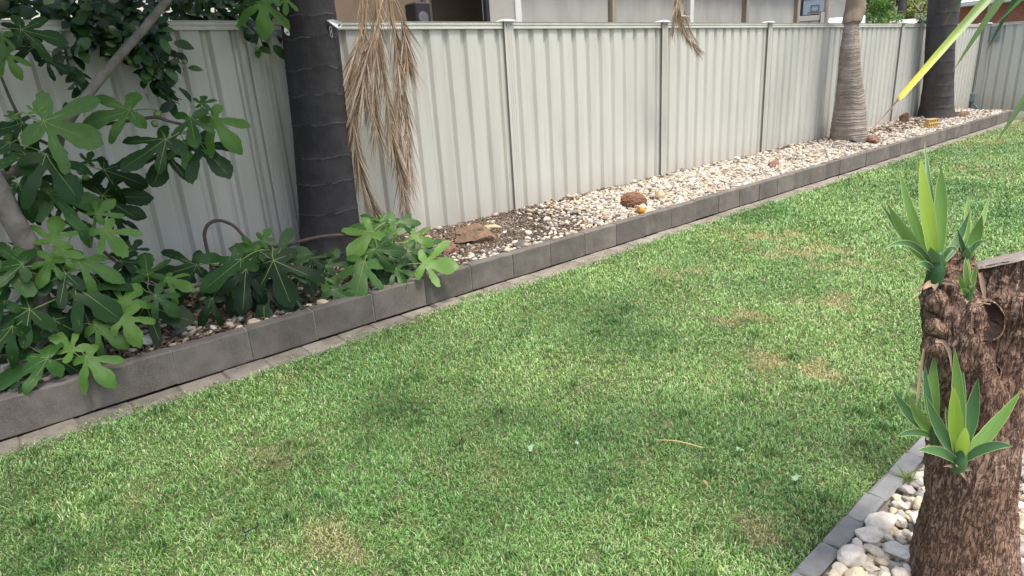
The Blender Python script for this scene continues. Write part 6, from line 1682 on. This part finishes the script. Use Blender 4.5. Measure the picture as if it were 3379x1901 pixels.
# --- brick house with metal roof
def brick_mat():
    mt, nt, bs = new_mat('red_brick')
    br_ = nd(nt, 'ShaderNodeTexBrick'); br_.inputs['Scale'].default_value = 4.2
    for nm, c in (('Color1', (0.36, 0.10, 0.055)), ('Color2', (0.27, 0.075, 0.045)), ('Mortar', (0.38, 0.30, 0.25))): br_.inputs[nm].default_value = (*c, 1)
    br_.inputs['Mortar Size'].default_value = .018
    g_ = nd(nt, 'ShaderNodeNewGeometry'); sx = nd(nt, 'ShaderNodeSeparateXYZ'); cb = nd(nt, 'ShaderNodeCombineXYZ')
    nt.links.new(g_.outputs['Position'], sx.inputs[0]); nt.links.new(sx.outputs['Y'], cb.inputs['X']); nt.links.new(sx.outputs['Z'], cb.inputs['Y'])
    nt.links.new(cb.outputs[0], br_.inputs['Vector']); nt.links.new(br_.outputs['Color'], bs.inputs['Base Color']); bs.inputs['Roughness'].default_value = .9
    return mt
M_brick = brick_mat()
bh = empty('brick_house', (30, 2, -.3)); tag(bh, 'red brick house with light metal roof beyond the far fence corner', 'house')
b = MB(); b.box((30, -6, -.3), (38, 4.5, 2.86)); b.build('wall', M_brick, bh)
b = MB(); b.box((29.5, -6.4, 2.865), (29.95, 4.9, 3.02), .01); b.build('gutter', M_frame, bh)
b = MB()
for i in range(44):
    y0_, y1_ = -6.4 + i * .257, -6.4 + (i + 1) * .257
    b.add([(29.6, y0_, 3.03), (29.6, y0_ + .22, 3.03), (34, y0_ + .22, 4.3), (34, y0_, 4.3), (29.6, y0_ + .225, 3.07), (29.6, y1_ - .004, 3.07), (34, y1_ - .004, 4.34), (34, y0_ + .225, 4.34)], [(0, 1, 2, 3), (4, 5, 6, 7), (1, 4, 7, 2)])
b.build('roof', M_roofmetal, bh)
b = MB(); b.box((29.93, 3.33, .0), (30.02, 3.43, 2.85)); b.build('downpipe', M_frame, bh)

# --- trees and hedge over there
def leafy_tree(name, label, cat, c, rad, n, leaf, mt, trunk_mt, seed, tz=-.3, group=None):
    e = empty(name, (c[0], c[1], tz)); tag(e, label, cat, group)
    rr = random.Random(seed); c = Vector(c)
    V, F = tube(smooth_path([(c.x, c.y, tz), (c.x + .08, c.y, (tz + c.z) / 2), (c.x, c.y + .05, c.z + rad[2] * .3)], 5), [.14, .10, .05], 9, .15)
    tr_ = obj('trunk', V, F, trunk_mt, e)
    for q in range(5):
        a = q * 1.26 + seed
        V, F = tube(smooth_path([(c.x, c.y, c.z - rad[2] * .4), (c.x + math.cos(a) * rad[0] * .4, c.y + math.sin(a) * rad[1] * .4, c.z), (c.x + math.cos(a) * rad[0] * .75, c.y + math.sin(a) * rad[1] * .75, c.z + rad[2] * .4)], 4), [.05, .02], 6)
        obj('branch', V, F, trunk_mt, tr_)
    cl = [(c + Vector((rr.uniform(-1, 1) * rad[0], rr.uniform(-1, 1) * rad[1], rr.uniform(-1, 1) * rad[2])) * .8, rr.uniform(.22, .42) * min(rad)) for _ in range(34)]
    V, T = [], []
    for i in range(n):
        cc, cr = rr.choice(cl)
        d = Vector((rr.gauss(0, 1), rr.gauss(0, 1), rr.gauss(0, 1))).normalized()
        p = cc + d * cr * rr.random() ** .4
        d2 = Vector((rr.uniform(-1, 1), rr.uniform(-1, 1), rr.uniform(-1, .5))).normalized(); s_ = d2.orthogonal().normalized() * leaf * .3; L_ = leaf * rr.uniform(.6, 1.2)
        b = len(V); V += [tuple(p), tuple(p + d2 * L_ * .5 + s_), tuple(p + d2 * L_), tuple(p + d2 * L_ * .5 - s_)]
        T += [(b, b + 1, b + 2), (b, b + 2, b + 3)]
    o = link('crown', np_tri_mesh('crown', V, T, [mt], smooth=False), e); tag(o, kind='stuff')
    return e
M_l1 = leaf_mat('bright_tree_leaf', [(0.0, (0.05, 0.13, 0.02)), (.5, (0.10, 0.22, 0.035)), (1.0, (0.17, 0.31, 0.06))], .45, .35, .3, 'island')
M_l2 = leaf_mat('yellow_hedge_leaf', [(0.0, (0.12, 0.18, 0.03)), (.5, (0.24, 0.30, 0.06)), (1.0, (0.40, 0.42, 0.12))], .45, .35, .3, 'island')
M_l3 = leaf_mat('grey_shrub_leaf', [(0.0, (0.10, 0.15, 0.08)), (1.0, (0.24, 0.29, 0.17))], .5, .3, .3, 'island')
M_dk = leaf_mat('dark_palm_leaf', [(0.0, (0.02, 0.045, 0.015)), (1.0, (0.09, 0.12, 0.04))], .5, .2, .3, 'island')
leafy_tree('leafy_tree', 'bright green tree behind the tan palm crownshaft', 'tree', (25.68, 6.247, 3.381), (1.45, 1.2, 1.1), 5200, .13, M_l1, M_timber, 2)
leafy_tree('hedge_bush', 'yellow green bush left of the far dark palm', 'bush', (33.19, 6.863, 3.262), (.6, .8, .75), 2200, .13, M_l2, M_timber, 5)
leafy_tree('grey_shrub', 'small grey green shrub just above the fence left of the far palm', 'shrub', (22.31, 3.087, 2.264), (.32, .3, .20), 700, .07, M_l3, M_timber, 7)
leafy_tree('grey_shrub', 'grey green shrub against the brick house right of the far palm', 'shrub', (31.97, 5.009, 2.963), (.40, .4, .7), 1100, .09, M_l3, M_timber, 9)
leafy_tree('backdrop_tree', 'dark tree mass behind the bright green tree', 'tree', (43.26, 11.77, 5.349), (3.6, 2.0, 1.5), 3600, .30, M_dk, M_timber, 12)
bare = (18.95, 4.646, 2.679)
e = empty('tree_trunk', (bare[0], bare[1], -.3)); tag(e, 'bare brown tree trunk right of the basketball backboard', 'tree')
V, F = tube(smooth_path([(bare[0], bare[1], -.3), bare, (bare[0] + .06, bare[1], bare[2] + 1.6)], 6), [.10, .085, .07], 10, .2); obj('trunk', V, F, M_timber, e)
for sgn in (-1, 1):
    V, F = tube(smooth_path([(bare[0], bare[1], bare[2] + .5), (bare[0] + sgn * .4, bare[1], bare[2] + 1.0), (bare[0] + sgn * .7, bare[1] + .2, bare[2] + 1.7)], 5), [.045, .02], 7); obj('branch', V, F, M_timber, e)
V_ = (30.41, 6.686, 3.909)
e = empty('palm_tree', (V_[0], V_[1], -.3)); tag(e, 'distant palm with a dark drooping skirt beyond the fence', 'palm tree')
V, F = tube([(V_[0], V_[1], -.3), V_], [.2, .16], 12, .1); obj('trunk', V, F, M_palm, e)
VV, TT = [], []
for i in range(16):
    a = i * .41; rr = random.Random(i); c = Vector(V_)
    v, t = frond_strips([c, c + Vector((math.cos(a) * .5, math.sin(a) * .5, .35)), c + Vector((math.cos(a) * .85, math.sin(a) * .85, .0)), c + Vector((math.cos(a) * .95, math.sin(a) * .95, -.55))], 26, .4, .7, .2, .035, 300 + i)
    b = len(VV); VV += v; TT += [(x + b, y + b, z + b) for x, y, z in t]
o = link('crown', np_tri_mesh('crown', np.array([tuple(v) for v in VV]), TT, [M_dk], smooth=False), e); tag(o, kind='stuff')
# a band of street trees further off, so that the far side is closed
tb = empty('street_trees', (60, 25, -.3)); tag(tb, kind='stuff', label='far row of trees beyond the houses', cat='trees')
V, T = [], []
rr = random.Random(5)
for i in range(5000):
    a = R(rr.uniform(5, 80)); dd = rr.uniform(55, 75)
    p = Vector((CAM.x + math.cos(a) * dd, CAM.y + math.sin(a) * dd, rr.uniform(0, 6.5)))
    d2 = Vector((rr.uniform(-1, 1), rr.uniform(-1, 1), rr.uniform(-1, .5))).normalized(); s_ = d2.orthogonal().normalized() * .5
    b = len(V); V += [tuple(p), tuple(p + d2 * .8 + s_), tuple(p + d2 * 1.6), tuple(p + d2 * .8 - s_)]; T += [(b, b + 1, b + 2), (b, b + 2, b + 3)]
link('leaves', np_tri_mesh('leaves', V, T, [M_l1], smooth=False), tb)

# --- gate hardware at the far corner
M_gate = simple('gate_steel', (0.20, 0.25, 0.25), .5, .2, 20, .1)
gl = empty('gate_latch', (16.6, -.2, .2)); tag(gl, 'grey green steel latch box low on the corner post of the far fence', 'latch')
q = (16.57, -0.04468, 0.1984); b = MB(); b.box((16.54, q[1] - .06, q[2] - .11), (16.615, q[1] + .06, q[2] + .09), .008); b.build('latch_box', M_gate, gl)
b = MB(); b.add([(16.56, q[1] - .02, q[2] - .12), (16.56, q[1] - .26, q[2] - .36), (16.56, q[1] + .02, q[2] - .36), (16.62, q[1] - .02, q[2] - .12), (16.62, q[1] - .26, q[2] - .36), (16.62, q[1] + .02, q[2] - .36)], [(0, 2, 1), (3, 4, 5), (0, 1, 4, 3), (1, 2, 5, 4), (2, 0, 3, 5)]); b.build('strap', M_gate, gl)
gl = empty('gate_plate', (16.6, -.35, 1.5)); tag(gl, 'blue grey steel plate near the top of the far fence corner post', 'plate')
b = MB(); b.box((16.58, -.40, 1.40), (16.62, -.20, 1.745), .006); b.build('plate', M_gate, gl)

# ================================================================== SMALL THINGS ON THE GROUND
M_straw = simple('dry_stalk', (0.50, 0.36, 0.17), .8, .2, 30, .1, 60)
a, c = Vector((0.1481, -3.445, -0.183)), Vector((0.2312, -3.624, -0.18))
V, F = tube(smooth_path([a, a.lerp(c, .5) + Vector((0, .006, .010)), c], 8), [.0014, .0028, .0022], 6); tag(obj('dry_stalk', V, F, M_straw), 'single dry straw coloured stalk lying on the lawn', 'stalk')
M_pale = leaf_mat('pale_fallen_leaf', [(0, (0.24, 0.36, 0.22)), (1, (0.32, 0.43, 0.29))], .6, .2, .3)
M_brownleaf = leaf_mat('brown_fallen_leaf', [(0, (0.22, 0.12, 0.06)), (1, (0.30, 0.17, 0.09))], .7, .1, .2)
def fallen(p, size, mt, label, rot, seed):
    rr = random.Random(seed); n = 10; V = [(0, 0, .006)]; F = []
    for k in range(n):
        a = 2 * math.pi * k / n; r = size * rr.uniform(.35, .95)
        V.append((math.cos(a) * r, math.sin(a) * r * .65, rr.uniform(-.002, .010)))
    F = [(0, 1 + k, 1 + (k + 1) % n) for k in range(n)]
    o = obj('fallen_leaf', V, F, mt, None, None, True, p); o.rotation_euler = (.05, -.08, rot); return tag(o, label, 'leaf')
fallen((-0.2583, -3.12, -0.178), .030, M_pale, 'larger pale grey green leaf lying on the lawn', .4, 1)
fallen((-0.09867, -3.233, -0.178), .015, M_pale, 'small pale scrap of leaf right of the larger pale leaf', 1.0, 2)
fallen((0.3143, -3.734, -0.178), .022, M_pale, 'torn pale leaf right of the dry stalk on the lawn', 2.0, 3)
fallen((0.2947, -3.981, -0.178), .030, M_pale, 'long pale leaf on the grass near the paver edging', .3, 4)
fallen((0.03106, -3.768, -0.178), .018, M_brownleaf, 'brown dead leaf on the grass below the dry stalk', 1.2, 5)
fallen((2.459, -1.666, -0.178), .03, M_pale, 'whitish leaf scrap far out on the lawn', .3, 6)
fallen((1.397, -3.633, -0.178), .02, M_pale, 'pale leaf scrap on the lawn left of the yucca', .3, 7)
M_blackwire = simple('black_wire', (0.012, 0.014, 0.016), .4, .1, 20, 0)
c = Vector((-1.309, -2.779, -0.185)); pts = [c + Vector((.026 * math.cos(a), .020 * math.sin(a), .014 + .004 * math.sin(3 * a))) for a in np.linspace(2.4, 6.6, 12)]
V, F = tube(smooth_path(pts, 3), .0028, 6); tag(obj('black_hook', V, F, M_blackwire), 'small black curved hook lying in the grass at lower left', 'hook')
# weed growing between edging and stones
wd = empty('weed_tuft', (0.5571, -4.262, -0.19)); tag(wd, 'little tuft of green grass weed beside the paver edging', 'weed')
M_weed = leaf_mat('weed_blade', [(0, (0.12, 0.22, 0.04)), (1, (0.26, 0.36, 0.09))], .5, .3, .3)
rr = random.Random(2)
for i in range(16):
    a = rr.random() * 6.28; b0 = Vector(wd.location) + Vector((rr.uniform(-.012, .012), rr.uniform(-.012, .012), 0))
    blade(b0, b0 + Vector((math.cos(a) * rr.uniform(.015, .05), math.sin(a) * rr.uniform(.015, .05), rr.uniform(.02, .06))), .0035, [M_weed, M_weed], wd, (0, 0, .012), 'blade', None, .1, .3, 5)
